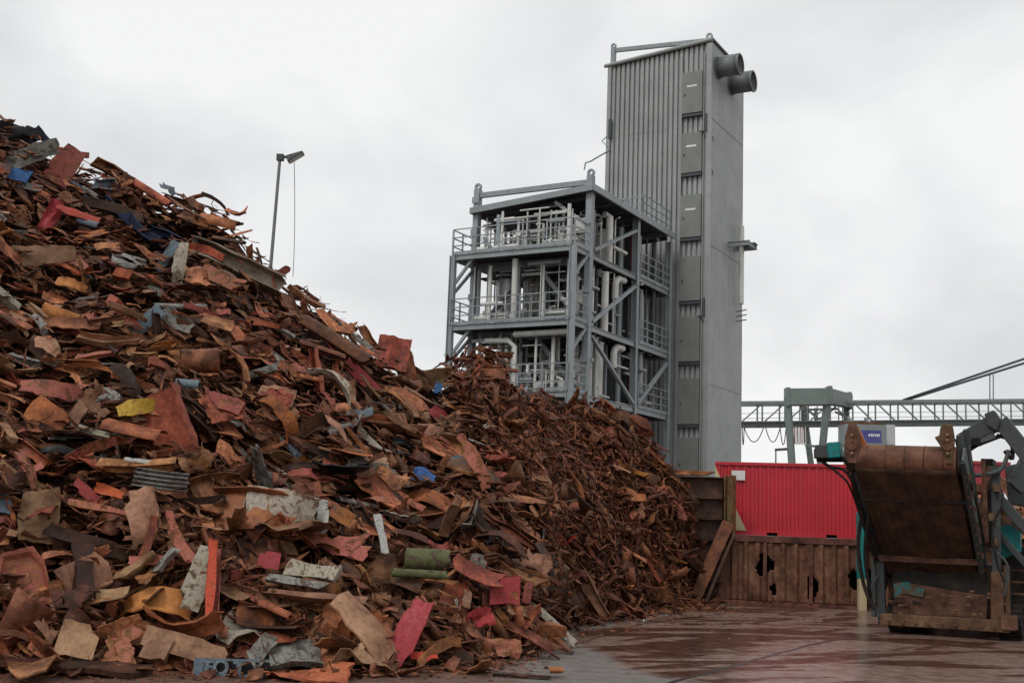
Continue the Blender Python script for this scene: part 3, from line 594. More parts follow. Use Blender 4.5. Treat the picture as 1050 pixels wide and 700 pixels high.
    A('steel_pipe', 192, 393, 24, 9, 0, lambda rs: pipe_shape(rs, .15), 'bluegrey', 'short blue grey pipe end just above the yellow plate', short='the blue grey pipe end')
    A('crumpled_lump', 200, 473, 36, 30, 40, cr, 'brown', 'brown crumpled lump of sheet metal below the pink box section', short='the brown crumpled lump')
    A('radiator_grille', 165, 492, 58, 20, -2, lambda rs: ribbed_shape(rs, n=9), 'grey', 'grey ribbed radiator panel left of the brown crumpled lump', short='the grey ribbed panel')
    A('white_strip', 153, 474, 50, 5, -5, sh(Wd=.1, curl=.3, crease=.1, rough=.003, torn=.02, twist=.2, th=.02), 'white', 'thin white strip above the grey ribbed panel', short='the thin white strip')
    A('torn_sheet', 112, 503, 30, 11, -12, sh(Wd=.4, nx=9, **bent), 'redorange', 'vivid orange red torn sheet left of the grey ribbed panel', short='the vivid orange sheet')
    A('painted_plate', 90, 505, 40, 12, -45, sh(Wd=.35, **bent), 'magenta', 'dark crimson plate beside the vivid orange sheet', short='the crimson plate')
    A('hanging_sheet', 40, 528, 62, 42, 82, sh(Wd=.6, nx=9, ny=6, **bent), 'tan', 'wide tan brown sheet hanging down at the left edge of the heap', short='the hanging tan sheet')
    A('steel_bar', 103, 521, 66, 8, -5, bm('box', .12, bend=.02, twist=.05), 'pink', 'straight pink bar lying level under the vivid orange sheet', short='the level pink bar', lift=.5)
    A('steel_plate', 147, 528, 62, 34, -78, sh(Wd=.55, nx=8, ny=5, **bent), 'tan', 'grey brown tapering plate standing upright right of the level pink bar', short='the tapering upright plate', lift=.5)
    A('curved_plate', 187, 556, 78, 16, -62, tusk(.35), 'pink', 'pinkish tusk shaped curved plate leaning right of the tapering plate', short='the tusk shaped plate', lift=.5)
    A('curved_plate', 153, 550, 46, 11, 75, tusk(.2), 'redbrown', 'slim red brown curved plate left of the tusk shaped plate', short='the slim curved plate', lift=.45)
    A('torn_sheet', 90, 556, 90, 16, -12, sh(Wd=.2, nx=10, ny=4, **bent), 'dark', 'long dark ragged sheet across the lower left of the heap', short='the long dark ragged sheet', lift=.4)
    A('torn_sheet', 155, 574, 46, 12, 5, sh(Wd=.25, nx=9, **bent), 'pink', 'pink folded rag like sheet at the end of the long dark ragged sheet', short='the pink folded sheet', lift=.5)
    A('flaking_sheet', 204, 592, 70, 26, 72, sh(Wd=.4, nx=9, ny=5, **flat), 'pale', 'cream flaking panel behind the upright red bar', short='the cream flaking panel', lift=.4)
    A('steel_bar', 216, 598, 92, 11, 86, bm('box', .12, bend=.02, twist=.05), 'redorange', 'upright red edged bar in the lower left of the heap', short='the upright red bar', lift=.65)
    A('steel_bar', 222, 600, 90, 9, 88, bm('L', .12, bend=.02, twist=.05), 'pink', 'pink upright angle bar touching the upright red bar', short='the upright pink bar', lift=.6)
    A('pressed_tray', 26, 605, 86, 50, 100, lambda rs: tray_shape(rs), 'pink', 'large pink brown tray shaped pressing at the lower left edge', short='the big tray', lift=.6)
    A('folded_plate', 80, 656, 40, 38, -8, lambda rs: sheet_shape(rs, Wd=1, curl=.1, crease=.1, rough=.004, torn=.04, th=.12, twist=.1), 'tan', 'tan folded square plate at the foot of the heap right of the big tray', short='the tan folded square', lift=.5)
    A('long_slab', 190, 662, 88, 24, -14, sh(Wd=.4, **flat), 'tan', 'large smooth tan slab at the foot of the heap above the lettered plate', short='the big tan slab', lift=.5)
    A('broken_box', 160, 668, 34, 22, 4, bm('box', .55, bend=.02, twist=.1, seg=3), 'tan', 'tan broken box left of the big tan slab', short='the tan broken box', lift=.6)
    A('bent_sheet', 288, 519, 76, 34, -9, sh(Wd=.45, nx=10, ny=6, **bent), 'pale', 'large cream and brown flaking sheet in the middle of the heap', short='the large cream sheet', lift=.4)
    A('white_strip', 331, 530, 36, 12, 84, sh(Wd=.4, **bent), 'white', 'whitish upright strip at the right end of the large cream sheet', short='the whitish upright strip', lift=.4)
    A('painted_plate', 276, 574, 22, 20, -4, sh(Wd=.9, **flat), 'magenta', 'small pink square plate below the large cream sheet', short='the small pink square', lift=.5)
    A('flat_box', 320, 586, 62, 18, -5, bm('box', .3, bend=.02, twist=.05, seg=3), 'pale', 'pale grey flat box right of the small pink square', short='the pale flat box', lift=.5)
    A('flat_box', 305, 597, 66, 9, -8, bm('box', .2, bend=.02, twist=.05, seg=3), 'grey', 'dark grey slab under the pale flat box', short='the dark grey slab', lift=.45)
    A('white_strip', 391, 548, 48, 9, 100, bm('box', .15, bend=.02, twist=.05), 'white', 'narrow white upright board in the middle right of the heap', short='the narrow white board', lift=.5)
    A('tin_cylinder', 438, 574, 48, 24, -2, lambda rs: pipe_shape(rs, .3, 2*pi, 14, 4, .02, .02), 'green', 'green painted cylinder lying right of the narrow white board', short='the green cylinder', lift=.5)
    A('steel_pipe', 430, 588, 60, 9, -2, lambda rs: pipe_shape(rs, .08), 'green', 'dark green pipe under the green cylinder', short='the dark green pipe', lift=.5)
    A('long_plate', 418, 648, 76, 27, 68, sh(Wd=.4, nx=8, **flat), 'red', 'long red plate with rusty edges leaning at the foot of the heap', short='the long red plate', lift=.55)
    A('crumpled_sheet', 484, 640, 52, 26, 24, cr, 'red', 'red crumpled sheet at the foot of the heap right of the long red plate', short='the red foot sheet', lift=.5)
    A('crumpled_sheet', 510, 662, 52, 26, -18, cr, 'pink', 'pinkish red crumpled sheet lowest at the right toe of the heap', short='the pinkish toe sheet', lift=.45)
    A('painted_box', 518, 606, 32, 30, 0, bm('box', .8, bend=.01, twist=.05, seg=3, dent=.03, skew=.05), 'magenta', 'crimson square box in front of the right slope', short='the crimson box', lift=.6, tilt=.1)
    A('painted_box', 541, 608, 12, 22, 0, bm('box', .8, bend=.01, twist=.05, seg=3), 'pink', 'small dull red box right beside the crimson box', short='the small dull red box', lift=.5, tilt=.1)
    A('torn_sheet', 381, 451, 50, 13, -48, sh(Wd=.3, nx=9, ny=5, **bent), 'pale', 'cream folded strip slanting down in the centre of the heap', short='the cream slanting strip', lift=.4)
    A('crumpled_sheet', 434, 488, 26, 20, -20, cr, 'blue', 'bright blue crumpled sheet in the centre of the heap', short='the bright blue sheet', lift=.45)
    A('blue_canister', 449, 398, 10, 14, 0, bm('box', .8, bend=.01, twist=.05, seg=3), 'blue', 'tiny bright blue canister just below the middle crest', short='the tiny blue canister', lift=.45)
    A('metal_cone', 371, 424, 26, 13, 18, sh(Wd=.5, **bent), 'bluegrey', 'pale green grey plate above the cream slanting strip', short='the pale green plate', lift=.45)
    A('long_plate', 371, 386, 48, 13, -48, sh(Wd=.3, **flat), 'magenta', 'faded crimson plate slanting below the middle crest', short='the slanting crimson plate', lift=.4)
    A('steel_post', 378, 337, 34, 10, -60, bm('U', .3, bend=.1), 'brown', 'brown bent post poking up on the skyline right of the main slope', short='the skyline post', lift=.1)
    A('corrugated_sheet', 403, 360, 38, 34, 80, lambda rs: ribbed_shape(rs, n=4, Wd=.9), 'redbrown', 'dark red corrugated panel standing on the middle crest', short='the dark red corrugated panel', lift=.2)
    A('bent_plate', 437, 386, 56, 24, 15, sh(Wd=.45, nx=9, ny=5, **bent), 'tan', 'big tan curved plate on the middle crest left of the blue canister', short='the tan crest plate', lift=.35)
    A('bent_plate', 416, 372, 46, 18, -80, sh(Wd=.4, nx=9, ny=5, **bent), 'brown', 'brown upright folded plate right of the dark red corrugated panel', short='the folded crest plate', lift=.35)
    A('painted_plate', 575, 543, 36, 24, -50, cr, 'redorange', 'bright orange red bent piece on the right slope of dark shreds', short='the bright red bent piece', lift=.45)
    A('steel_plate', 641, 509, 44, 18, -12, sh(Wd=.45, **bent), 'orange', 'orange leaf shaped plate high on the right slope', short='the orange leaf plate', lift=.5)
    A('long_plate', 541, 512, 40, 11, -12, sh(Wd=.3, **bent), 'pink', 'pink strip plate left of the orange leaf plate', short='the pink strip plate', lift=.45)
    A('torn_sheet', 525, 498, 20, 12, 25, sh(Wd=.6, **bent), 'pink', 'small pale pink torn sheet above the pink strip plate', short='the small pale pink sheet', lift=.45)
    A('long_plate', 486, 473, 62, 17, -62, sh(Wd=.3, nx=8, **bent), 'pink', 'tall pinkish plate leaning between the main slope and the right slope', short='the tall pinkish plate', lift=.45)
    A('painted_plate', 452, 428, 26, 14, -40, sh(Wd=.6, **bent), 'magenta', 'small crimson plate upper left of the tall pinkish plate', short='the small crimson plate', lift=.45)
    A('steel_plate', 441, 442, 28, 15, -8, sh(Wd=.6, **flat), 'tan', 'tan rectangular plate in the centre above the bright blue sheet', short='the tan rectangular plate', lift=.45)
    A('long_beam', 515, 540, 96, 10, -38, bm('U', .12, bend=.04, twist=.1), 'redbrown', 'long red brown channel slanting down toward the crimson box', short='the long slanting channel', lift=.6)
    A('leaning_beam', 597, 592, 100, 15, -60, bm('U', .15, bend=.03, twist=.2), 'tan', 'long tan beam leaning at the toe of the right slope', short='the long tan leaning beam', lift=.9, tilt=.1)
    A('torn_sheet', 470, 519, 22, 16, 40, sh(Wd=.7, **bent), 'orange', 'small bright orange plate right of the bright blue sheet', short='the small orange plate', lift=.45)
    A('torn_sheet', 490, 578, 24, 20, 80, sh(Wd=.6, **bent), 'grey', 'grey ragged plate above the crimson box', short='the grey ragged plate', lift=.45)
    A('torn_sheet', 350, 528, 28, 16, -30, sh(Wd=.6, **bent), 'orange', 'orange brown plate right of the whitish upright strip', short='the orange brown plate', lift=.45)
    A('torn_sheet', 435, 673, 28, 10, 5, sh(Wd=.5, **bent), 'redorange', 'orange red scrap lying at the foot of the long red plate', short='the orange red foot scrap', lift=.4)
    A('long_slab', 352, 645, 100, 30, 12, sh(Wd=.35, nx=9, ny=5, **bent), 'brown', 'long rust brown bent slab in the lower middle of the heap', short='the long brown slab', lift=.4)
    A('steel_bar', 322, 610, 112, 12, -3, bm('L', .12, bend=.04, twist=.1), 'tan', 'long tan angle bar above the long brown slab', short='the long tan bar', lift=.6)
    A('painted_plate', 378, 645, 28, 26, 30, sh(Wd=.9, **flat), 'pink', 'pale pink plate left of the long red plate', short='the pale pink plate', lift=.5)
strips()
# pieces lying on the ground in front of the heap
def ground_piece(name, px, py, Lpx, Wpx, ang, shp, mk, label, z=0.06, short=None, up=(0, 0, 1), hscale=None):
    p = G(px, py, z); dep = p.y; rs = np.random.default_rng(int(px * 3 + py)); V, Fc = shp(rs); V = np.array(V, float)
    ext = V.max(0) - V.min(0); V -= (V.max(0) + V.min(0)) / 2; L = Lpx * dep / F
    V *= np.array([L / ext[0], Wpx / ext[1], hscale or L / ext[0]])
    o = link(name, mesh_from(name, V, Fc, M[mk], 38)); o.matrix_world = Matrix.Translation(p) @ frame_mat((cos(radians(ang)), sin(radians(ang)), 0), up).to_4x4()
    tag(o, label, 'scrap metal'); LAND.append((px, py, short)); return o
ground_piece('long_sheet', 66, 682, 165, 0.8, -1, sh(Wd=.2, nx=10, **flat), 'dark', 'long dark flat sheet lying on the ground at the lower left edge', .12, 'the long dark floor sheet')
ground_piece('leaf_plate', 312, 688, 98, .8, -3, sh(Wd=.25, nx=8, ny=5, **bent), 'orange', 'rust orange leaf shaped plate lying on the ground right of the lettered plate', .12, 'the orange floor plate')
ground_piece('folded_rag', 372, 682, 70, .7, 12, cr, 'tan', 'tan crumpled strip on the ground between the orange floor plate and the red plate', .14, 'the tan floor strip')
ground_piece('bent_strip', 484, 682, 46, .5, -35, sh(Wd=.3, **bent), 'brown', 'brown pointed plate on the ground below the red foot sheet', .12, 'the brown floor point')
ground_piece('flat_strip', 535, 692, 60, .18, -12, sh(Wd=.12, **flat), 'dark', 'thin dark strip lying farthest right on the ground before the heap', .04, 'the thin dark floor strip')
ground_piece('curled_scrap', 568, 686, 16, .3, 20, lambda rs: pipe_shape(rs, .3, 4.0, 8), 'orange', 'small curled orange scrap on the ground at the end of the thin strip', .12, 'the curled floor scrap')
ground_piece('crushed_can', 560, 655, 16, .25, 40, cr, 'pale', 'pale crushed foil scrap at the toe of the heap beside the puddle', .15, 'the pale toe foil')
ground_piece('plastic_bundle', 577, 620, 26, .5, 20, cr, 'green', 'crumpled green and white plastic lying at the toe of the right slope', .2, 'the green toe plastic')
ground_piece('white_stone', 661, 636, 5, .15, 0, cr, 'white', 'small white pebble like scrap alone on the wet concrete', .05, 'the white pebble', hscale=.25)
# plate with cut out letters
def letter_plate():
    p0 = G(236, 693, 0.0); dep = p0.y; s = dep / F; wpx, hpx = 74, 17
    e = empty('lettered_plate', p0, 'grey steel plate with cut out letters FOTX lying upright at the heap foot', 'scrap metal')
    W_, H_ = wpx * s, hpx * s; t = .035
    B = {'F': ['111', '100', '110', '100', '100'], 'O': ['0110', '1001', '1001', '1001', '0110'], 'T': ['111', '010', '010', '010', '010'], 'X': ['101', '101', '010', '101', '101']}
    def quad(k, x0, x1, z0, z1, bulge=0): k.add([(x0, 0, z0), (x1, 0, z0), (x1, 0, z1), (x0, 0, z1), (x0, t, z0), (x1, t, z0), (x1, t, z1), (x0, t, z1)], [(0, 1, 2, 3), (7, 6, 5, 4), (1, 5, 6, 2), (4, 0, 3, 7), (3, 2, 6, 7), (4, 5, 1, 0)])
    k = MB(); x = -W_/2; hh = H_
    # solid plate at left, rails top and bottom, letters as the metal between the dark openings
    quad(k, x, x + .13*W_, 0, hh)
    quad(k, x + .13*W_, W_/2, 0, .13*hh); quad(k, x + .13*W_, W_/2, .87*hh, hh)
    k.build('plate', M['bluegrey'], e)
    d = MB(); quad(d, x + .13*W_, W_/2, .13*hh, .87*hh)
    for i in range(len(d.V)): d.V[i] = Vector((d.V[i].x, d.V[i].y * .3 + .12, d.V[i].z))
    d.build('dark_backing', M['black'], e)
    def rb(mb, x0, z0, x1, z1, w): mb.bar((x + x0*W_, t/2, z0*hh), (x + x1*W_, t/2, z1*hh), t*.96, w*hh, up=(0, 1, 0)) if False else mb.poly([(x + x0*W_ - (w*hh/2 if z0 != z1 else 0), .002, z0*hh - (w*hh/2 if z0 == z1 else 0)), (x + x0*W_ + (w*hh/2 if z0 != z1 else 0), .002, z0*hh + (0 if z0 != z1 else -w*hh/2)), (x + x1*W_ + (w*hh/2 if z0 != z1 else 0), .002, z1*hh + (0 if z0 != z1 else w*hh/2)), (x + x1*W_ - (w*hh/2 if z0 != z1 else 0), .002, z1*hh + (w*hh/2 if z0 == z1 else 0))], (0, t, 0))
    f = MB(); rb(f, .17, .05, .17, .95, .26)
    for z in (.52,): f.box((x + .215*W_, t/2, z*hh), (.06*W_, t*.95, .16*hh))
    f.box((x + .225*W_, t/2, .80*hh), (.08*W_, t*.95, .16*hh)); f.build('letter_f', M['bluegrey'], e)
    o = MB(); o.ring((x + .36*W_, t/2, .5*hh), (0, 1, 0), .47*hh, .27*hh, t*.98, 20); o.build('letter_o', M['bluegrey'], e)
    tt = MB(); rb(tt, .60, .05, .60, .95, .30); tt.box((x + .60*W_, t/2, .80*hh), (.16*W_, t*.95, .18*hh)); tt.build('letter_t', M['bluegrey'], e)
    xx = MB(); rb(xx, .76, .05, .92, .95, .26); rb(xx, .92, .05, .76, .95, .24); xx.build('letter_x', M['grey'], e)
    e.rotation_euler = (radians(-10), 0, radians(2))
    LAND.append((236, 677, 'the lettered plate'))
letter_plate()
# ------------------------------------------------------------ generic pieces
NAME = {'bent plate': 'steel_plate', 'torn sheet': 'torn_sheet', 'crumpled sheet': 'crumpled_sheet', 'curved shell': 'curved_plate', 'channel': 'channel_beam', 'angle bar': 'angle_bar', 'girder': 'steel_girder',
        'box section': 'box_section', 'flat strip': 'flat_strip', 'curled ribbon': 'curled_ribbon', 'split pipe': 'split_pipe', 'pipe': 'steel_pipe'}
CNT = {}; USED = {}
COLN = {'brown': 'rust brown', 'dark': 'dark brown', 'orange': 'orange rusted', 'tan': 'tan brown', 'pink': 'faded red', 'redbrown': 'red brown', 'grey': 'grey', 'pale': 'cream flaking', 'bluegrey': 'blue grey', 'black': 'black'}
def foot_y(px): return np.interp(px, [f[0] for f in FOOT], [f[1] for f in FOOT])
def crest_y(px): return np.interp(px, [c[0] for c in CREST], [c[1] for c in CREST])
def pick(rs, d):
    k = list(d); w = np.array([d[i] for i in k], float); return k[rs.choice(len(k), p=w / w.sum())]
def right_slope(px, py):
    """1 inside the heap of dark shreds at right"""
    edge = np.interp(py, [350, 400, 440, 500, 560, 600, 640], [458, 462, 488, 530, 548, 556, 560]); return px > edge
def orient(rs, n, px, py, rgt):
    low = min(1, max(0, (py - 480) / 120.0))
    m = rs.random(); trend = -.30 if px > 120 else -.12
    if rgt: a, b, g, ang = .6, .1, .55, rs.normal(-.3, .9)
    elif m < .55 - .15*low: a, b, g, ang = 1.0, .15, .16, rs.normal(trend, .30 + .5*low)
    elif m < .80 - .1*low: a, b, g, ang = .25, 1.0, .22, rs.normal(trend, .35 + .5*low)
    elif m < .9 - .1*low: a, b, g, ang = .9, -.45, .25, rs.normal(trend, .5 + .6*low)
    else: a, b, g, ang = .5, .1, .7, rs.normal(trend, .9)
    nn = n * a + Vector((0, 0, 1)) * b + Vector(rs.normal(0, g, 3))
    if nn.dot(n) < 0: nn = -nn
    nn.normalize(); t = Vector((1, 0, 0)); t = (t - n * t.dot(n)).normalized(); dn = n.cross(t)
    return t * cos(ang) + dn * sin(ang) + n * rs.normal(0, .22), nn
def label_for(kind, mk, px, py, size):
    best = sorted(LAND, key=lambda l: (l[0]-px)**2 + ((l[1]-py)*1.2)**2)[:3]; st = {'bent plate': 'bent', 'torn sheet': 'ragged', 'crumpled sheet': '', 'curved shell': 'curved', 'channel': '', 'angle bar': 'twisted'}.get(kind, '')
    noun = {'bent plate': 'steel plate', 'torn sheet': 'torn sheet', 'crumpled sheet': 'crumpled sheet', 'curved shell': 'metal shell', 'girder': 'girder piece', 'channel': 'channel section'}.get(kind, kind)
    for lx, ly, nm in best:
        dx, dy = px - lx, py - ly; D = sqrt(dx*dx + dy*dy)
        dr = ('above' if dy < 0 else 'below') if abs(dy) > 2*abs(dx) else (('right of' if dx > 0 else 'left of') if abs(dx) > 2*abs(dy) else (('above' if dy < 0 else 'below') + (' and right of' if dx > 0 else ' and left of')))
        near = 'close ' if D < 22 else ('' if D < 45 else 'well ')
        for szw in ('', 'large' if size > 55 else ('small' if size < 28 else 'medium')):
            s = ' '.join((szw + ' ' + COLN[mk] + ' ' + st + ' ' + noun + ' ' + near + dr + ' ' + nm).split())
            if s not in USED: USED[s] = 1; return s
    USED[s] += 1; return s
def scatter(n, region, sizef, kinds, mats, seed, liftf=(-.12, .42)):
    rs = np.random.default_rng(seed); pts = []; x0, x1 = region['x']
    k = 0; tries = 0
    while k < n and tries < n * 40:
        tries += 1; px = rs.uniform(x0, x1); top = crest_y(px) - 3; bot = foot_y(px) + 2
        if bot - top < 8: continue
        py = rs.uniform(top, bot)
        if rs.random() > (bot - top) / 560: continue
        r = right_slope(px, py)
        if ('side' in region) and region['side'] != bool(r): continue
        if 'ymin' in region and py < region['ymin']: continue
        if 'ymax' in region and py > region['ymax']: continue
        if incav(px, py) and rs.random() < .62: continue
        S = sizef(rs, px, py)
        md = S * region.get('gap', .32)
        if any((px-a)**2 + ((py-b)*1.5)**2 < md*md for a, b in pts[-260:]): continue
        if S > 16 and rs.random() < .97 and any((abs((px-a)*cos(g) - (py-b)*sin(g)) < l*.5 + S*.22) and (abs((px-a)*sin(g) + (py-b)*cos(g)) < w*.5 + S*.16) for a, b, _, g, l, w in LSZ): continue
        p, hit = surf_hit(px, py)
        if not hit: continue
        kd = pick(rs, kinds)
        nm = NAME[kd]
        if CNT.get(nm, 0) >= 290:
            kd = 'bent plate' if CNT.get('steel_plate', 0) < 290 else 'torn sheet'; nm = NAME[kd]
            if CNT.get(nm, 0) >= 290: kd = 'flat strip'; nm = NAME[kd]
            if CNT.get(nm, 0) >= 290: continue
        mk = pick(rs, mats(px, py) if callable(mats) else mats)
        nrm = normal_at(p.x, p.y); ax, nn = orient(rs, nrm, px, py, r)
        L = S * p.y / F
        if kd in ('flat strip', 'angle bar', 'channel', 'girder', 'box section', 'curled ribbon', 'pipe') and S < 60: L *= 1.2
        p = p + nrm * (rs.uniform(*liftf) * min(1.0, L + .2))
        i = int(rs.integers(len(SH[kd]))); me = shape_mesh(kd, i, mk)
        o = link(nm, me); fl = Vector((L, L * rs.uniform(.8, 1.25), L * rs.uniform(.7, 1.15)))
        Mx = frame_mat(ax, nn).to_4x4(); Mx = Matrix.Translation(p) @ Mx @ Matrix.Diagonal((*fl, 1)); o.matrix_world = Mx
        # keep it out of the ground
        zmin = min((Mx @ v.co).z for v in me.vertices)
        if zmin < 0.0: o.location.z -= zmin - .005
        CNT[nm] = CNT.get(nm, 0) + 1; pts.append((px, py)); k += 1
        tag(o, label_for(kd, mk, px, py, S), 'scrap metal', 'loose pieces of the scrap heap')
    return pts
def mats_left(px, py):
    low = max(0, (py - 520) / 140); hi = max(0, (330 - py) / 200)
    return {'brown': 34, 'dark': 15 - 7*min(1, low), 'redbrown': 17, 'orange': 5.0, 'tan': 9 + 20*low, 'pink': 6 + (3 if px > 330 else 0), 'grey': 6, 'pale': 1.3, 'bluegrey': 1.0, 'black': 1.5 + 2*hi}
def size_left(rs, px, py):
    base = 27 + 33 * min(1, max(0, (py - 330) / 320)); return min(84, base * rs.lognormal(.02, .44))
KL = {'bent plate': 20, 'torn sheet': 22, 'curved shell': 12, 'crumpled sheet': 15, 'channel': 7, 'angle bar': 8, 'box section': 5, 'girder': 2, 'flat strip': 13, 'split pipe': 3, 'pipe': 1.5}
scatter(1080, {'x': (-70, 566), 'side': False, 'gap': .30}, size_left, KL, mats_left, 21)
KR = {'flat strip': 22, 'curled ribbon': 24, 'bent plate': 12, 'torn sheet': 16, 'angle bar': 12, 'curved shell': 5, 'crumpled sheet': 7, 'channel': 4}
scatter(430, {'x': (455, 742), 'side': True, 'gap': .30}, lambda rs, px, py: min(46, 19 * rs.lognormal(0, .52)), KR, {'brown': 36, 'dark': 26, 'redbrown': 18, 'orange': 5, 'tan': 5, 'pink': 2, 'grey': 2}, 22, (0, .5))
print('pieces', sum(CNT.values()), CNT, 'shared labels', sum(v - 1 for v in USED.values()), 't')
# ------------------------------------------------------------ the mass of small debris
def merge_scatter(name, n, x0, x1, side, sizef, kinds, mat, seed, label, lift=(-.5, .18), spill=0):
    rs = np.random.default_rng(seed); VV = []; LOOPS = []; SIZES = []; off = 0
    lib = {}
    for kd, cnt in kinds.items():
        for _ in range(cnt):
            if kd == 'shard': V, Fc = sheet_shape(rs, Wd=rs.uniform(.25, .7), nx=3, ny=3, curl=.6, crease=.6, rough=.03, torn=.25, th=.03)
            elif kd == 'strip': V, Fc = sheet_shape(rs, Wd=rs.uniform(.06, .18), nx=5, ny=2, curl=.7, crease=.6, rough=.01, torn=.05, th=.03, twist=.9)
            elif kd == 'ribbon': V, Fc = ribbon_shape(rs, rs.uniform(.06, .14), nx=6, curl=.75)
            elif kd == 'ell': V, Fc = beam_shape(rs, 'L', rs.uniform(.12, .25), seg=2)
            elif kd == 'wire':
                k = MB(); pts = [Vector((0, 0, 0))]; d = Vector((1, 0, 0))
                for _i in range(7): d = (d + Vector(rs.normal(0, .35, 3))).normalized(); pts.append(pts[-1] + d / 7)
                k.tube([p_ - pts[3] for p_ in pts], .012, 4); V, Fc = np.array([list(v) for v in k.V]), k.F
            lib.setdefault(kd, []).append((np.array(V), Fc))
    allk = [s for v in lib.values() for s in v]
    i = 0; tries = 0
    while i < n and tries < n * 6:
        tries += 1; px = rs.uniform(x0, x1); top = crest_y(px) - 2; bot = foot_y(px) + 2 + spill * rs.random()
        if rs.random() > (bot - top) / 560 * (1.0 if not side else 2.0): continue
        py = rs.uniform(top, bot); r = bool(right_slope(px, py))
        if side is not None and r != side: continue
        if incav(px, py, 1.1) and rs.random() < .3: continue
        if py > foot_y(px): p = G(px, py, .03); nrm = Vector((0, 0, 1))
        else:
            p, hit = surf_hit(px, py)
            if not hit: continue
            nrm = normal_at(p.x, p.y)
        S = sizef(rs, px, py); L = S * p.y / F; ax, nn = orient(rs, nrm, px, py, r)
        if py > foot_y(px): nn = Vector((0, 0, 1)) + Vector(rs.normal(0, .15, 3)); ax = Vector(rs.normal(0, 1, 3))
        else:
            cl = float(np.sin(p.x * 2.3 + p.z * 1.7) * np.sin(p.x * 1.1 - p.z * 2.9 + 1)); p = p + nrm * (rs.uniform(*lift) + .12 * cl)
        V, Fc = allk[int(rs.integers(len(allk)))]; R_ = np.array(frame_mat(ax, nn)); Vt = (V * L) @ R_.T + np.array(p)
        mz = Vt[:, 2].min()
        if mz < 0.004: Vt[:, 2] += .004 - mz
        VV.append(Vt); 
        for f in Fc: LOOPS.append([t + off for t in f]); 
        off += len(V); i += 1
    V = np.concatenate(VV).astype(np.float32); me = bpy.data.meshes.new(name)
    tot = np.array([len(f) for f in LOOPS], np.int32); fl = np.concatenate([np.array(f, np.int32) for f in LOOPS])
    me.vertices.add(len(V)); me.vertices.foreach_set('co', V.ravel()); me.loops.add(len(fl)); me.loops.foreach_set('vertex_index', fl)
    me.polygons.add(len(tot)); me.polygons.foreach_set('loop_start', np.concatenate([[0], np.cumsum(tot)[:-1]]).astype(np.int32)); me.polygons.foreach_set('loop_total', tot)
    me.materials.append(mat); me.update(calc_edges=True); me.validate()
    o = link(name, me, kind='stuff'); tag(o, label, 'scrap'); print(name, len(tot), 'faces'); return o
merge_scatter('metal_debris', 12000, -80, 575, False, lambda rs, px, py: (13 + 8*min(1, max(0, (py-350)/300))) * rs.lognormal(0, .38), {'shard': 14, 'strip': 12, 'ell': 5, 'ribbon': 4, 'wire': 3}, M['stuffL'], 31, 'countless small rusty bits filling the gaps of the main scrap heap', spill=6)
merge_scatter('metal_shreds', 15000, 450, 745, True, lambda rs, px, py: 11 * rs.lognormal(0, .50), {'ribbon': 13, 'strip': 22, 'shard': 4, 'wire': 12, 'ell': 5}, M['stuffR'], 32, 'tangle of dark rusty shreds and curls forming the right hand slope', lift=(-.55, .50), spill=10)

def toe_grit():
    rs = np.random.default_rng(91); k = MB(); V0, F0 = [], []
    n = 0
    while n < 2600:
        px = rs.uniform(-20, 770); off = rs.exponential(5.0 if px < 540 else 7.0) - 2; py = foot_y(px) + off + 2
        if px > 540 and px < 600 and rs.random() < .3: py += rs.uniform(0, 18)
        if py > 705: continue
        p = G(px, py, 0); s = rs.uniform(1.0, 3.6) * p.y / F; a = rs.uniform(0, pi); h = s * rs.uniform(.15, .5); w = s * rs.uniform(.3, .8)
        cx, sx = cos(a), sin(a); base = [(-s, -w), (s * .8, -w * .7), (s, w * .8), (-s * .7, w)]; q = len(V0)
        V0 += [(p.x + x * cx - y * sx, p.y + x * sx + y * cx, .001) for x, y in base] + [(p.x + .7*(x * cx - y * sx), p.y + .7*(x * sx + y * cx), h * rs.uniform(.5, 1)) for x, y in base]
        F0 += [(q+4, q+5, q+6, q+7), (q, q+1, q+5, q+4), (q+1, q+2, q+6, q+5), (q+2, q+3, q+7, q+6), (q+3, q, q+4, q+7)]; n += 1
    tag(link('scrap_grit', mesh_from('scrap_grit', V0, F0, M['stuffR']), kind='stuff'), 'scatter of dark grit and chips along the toe of the heap', 'grit')
toe_grit()
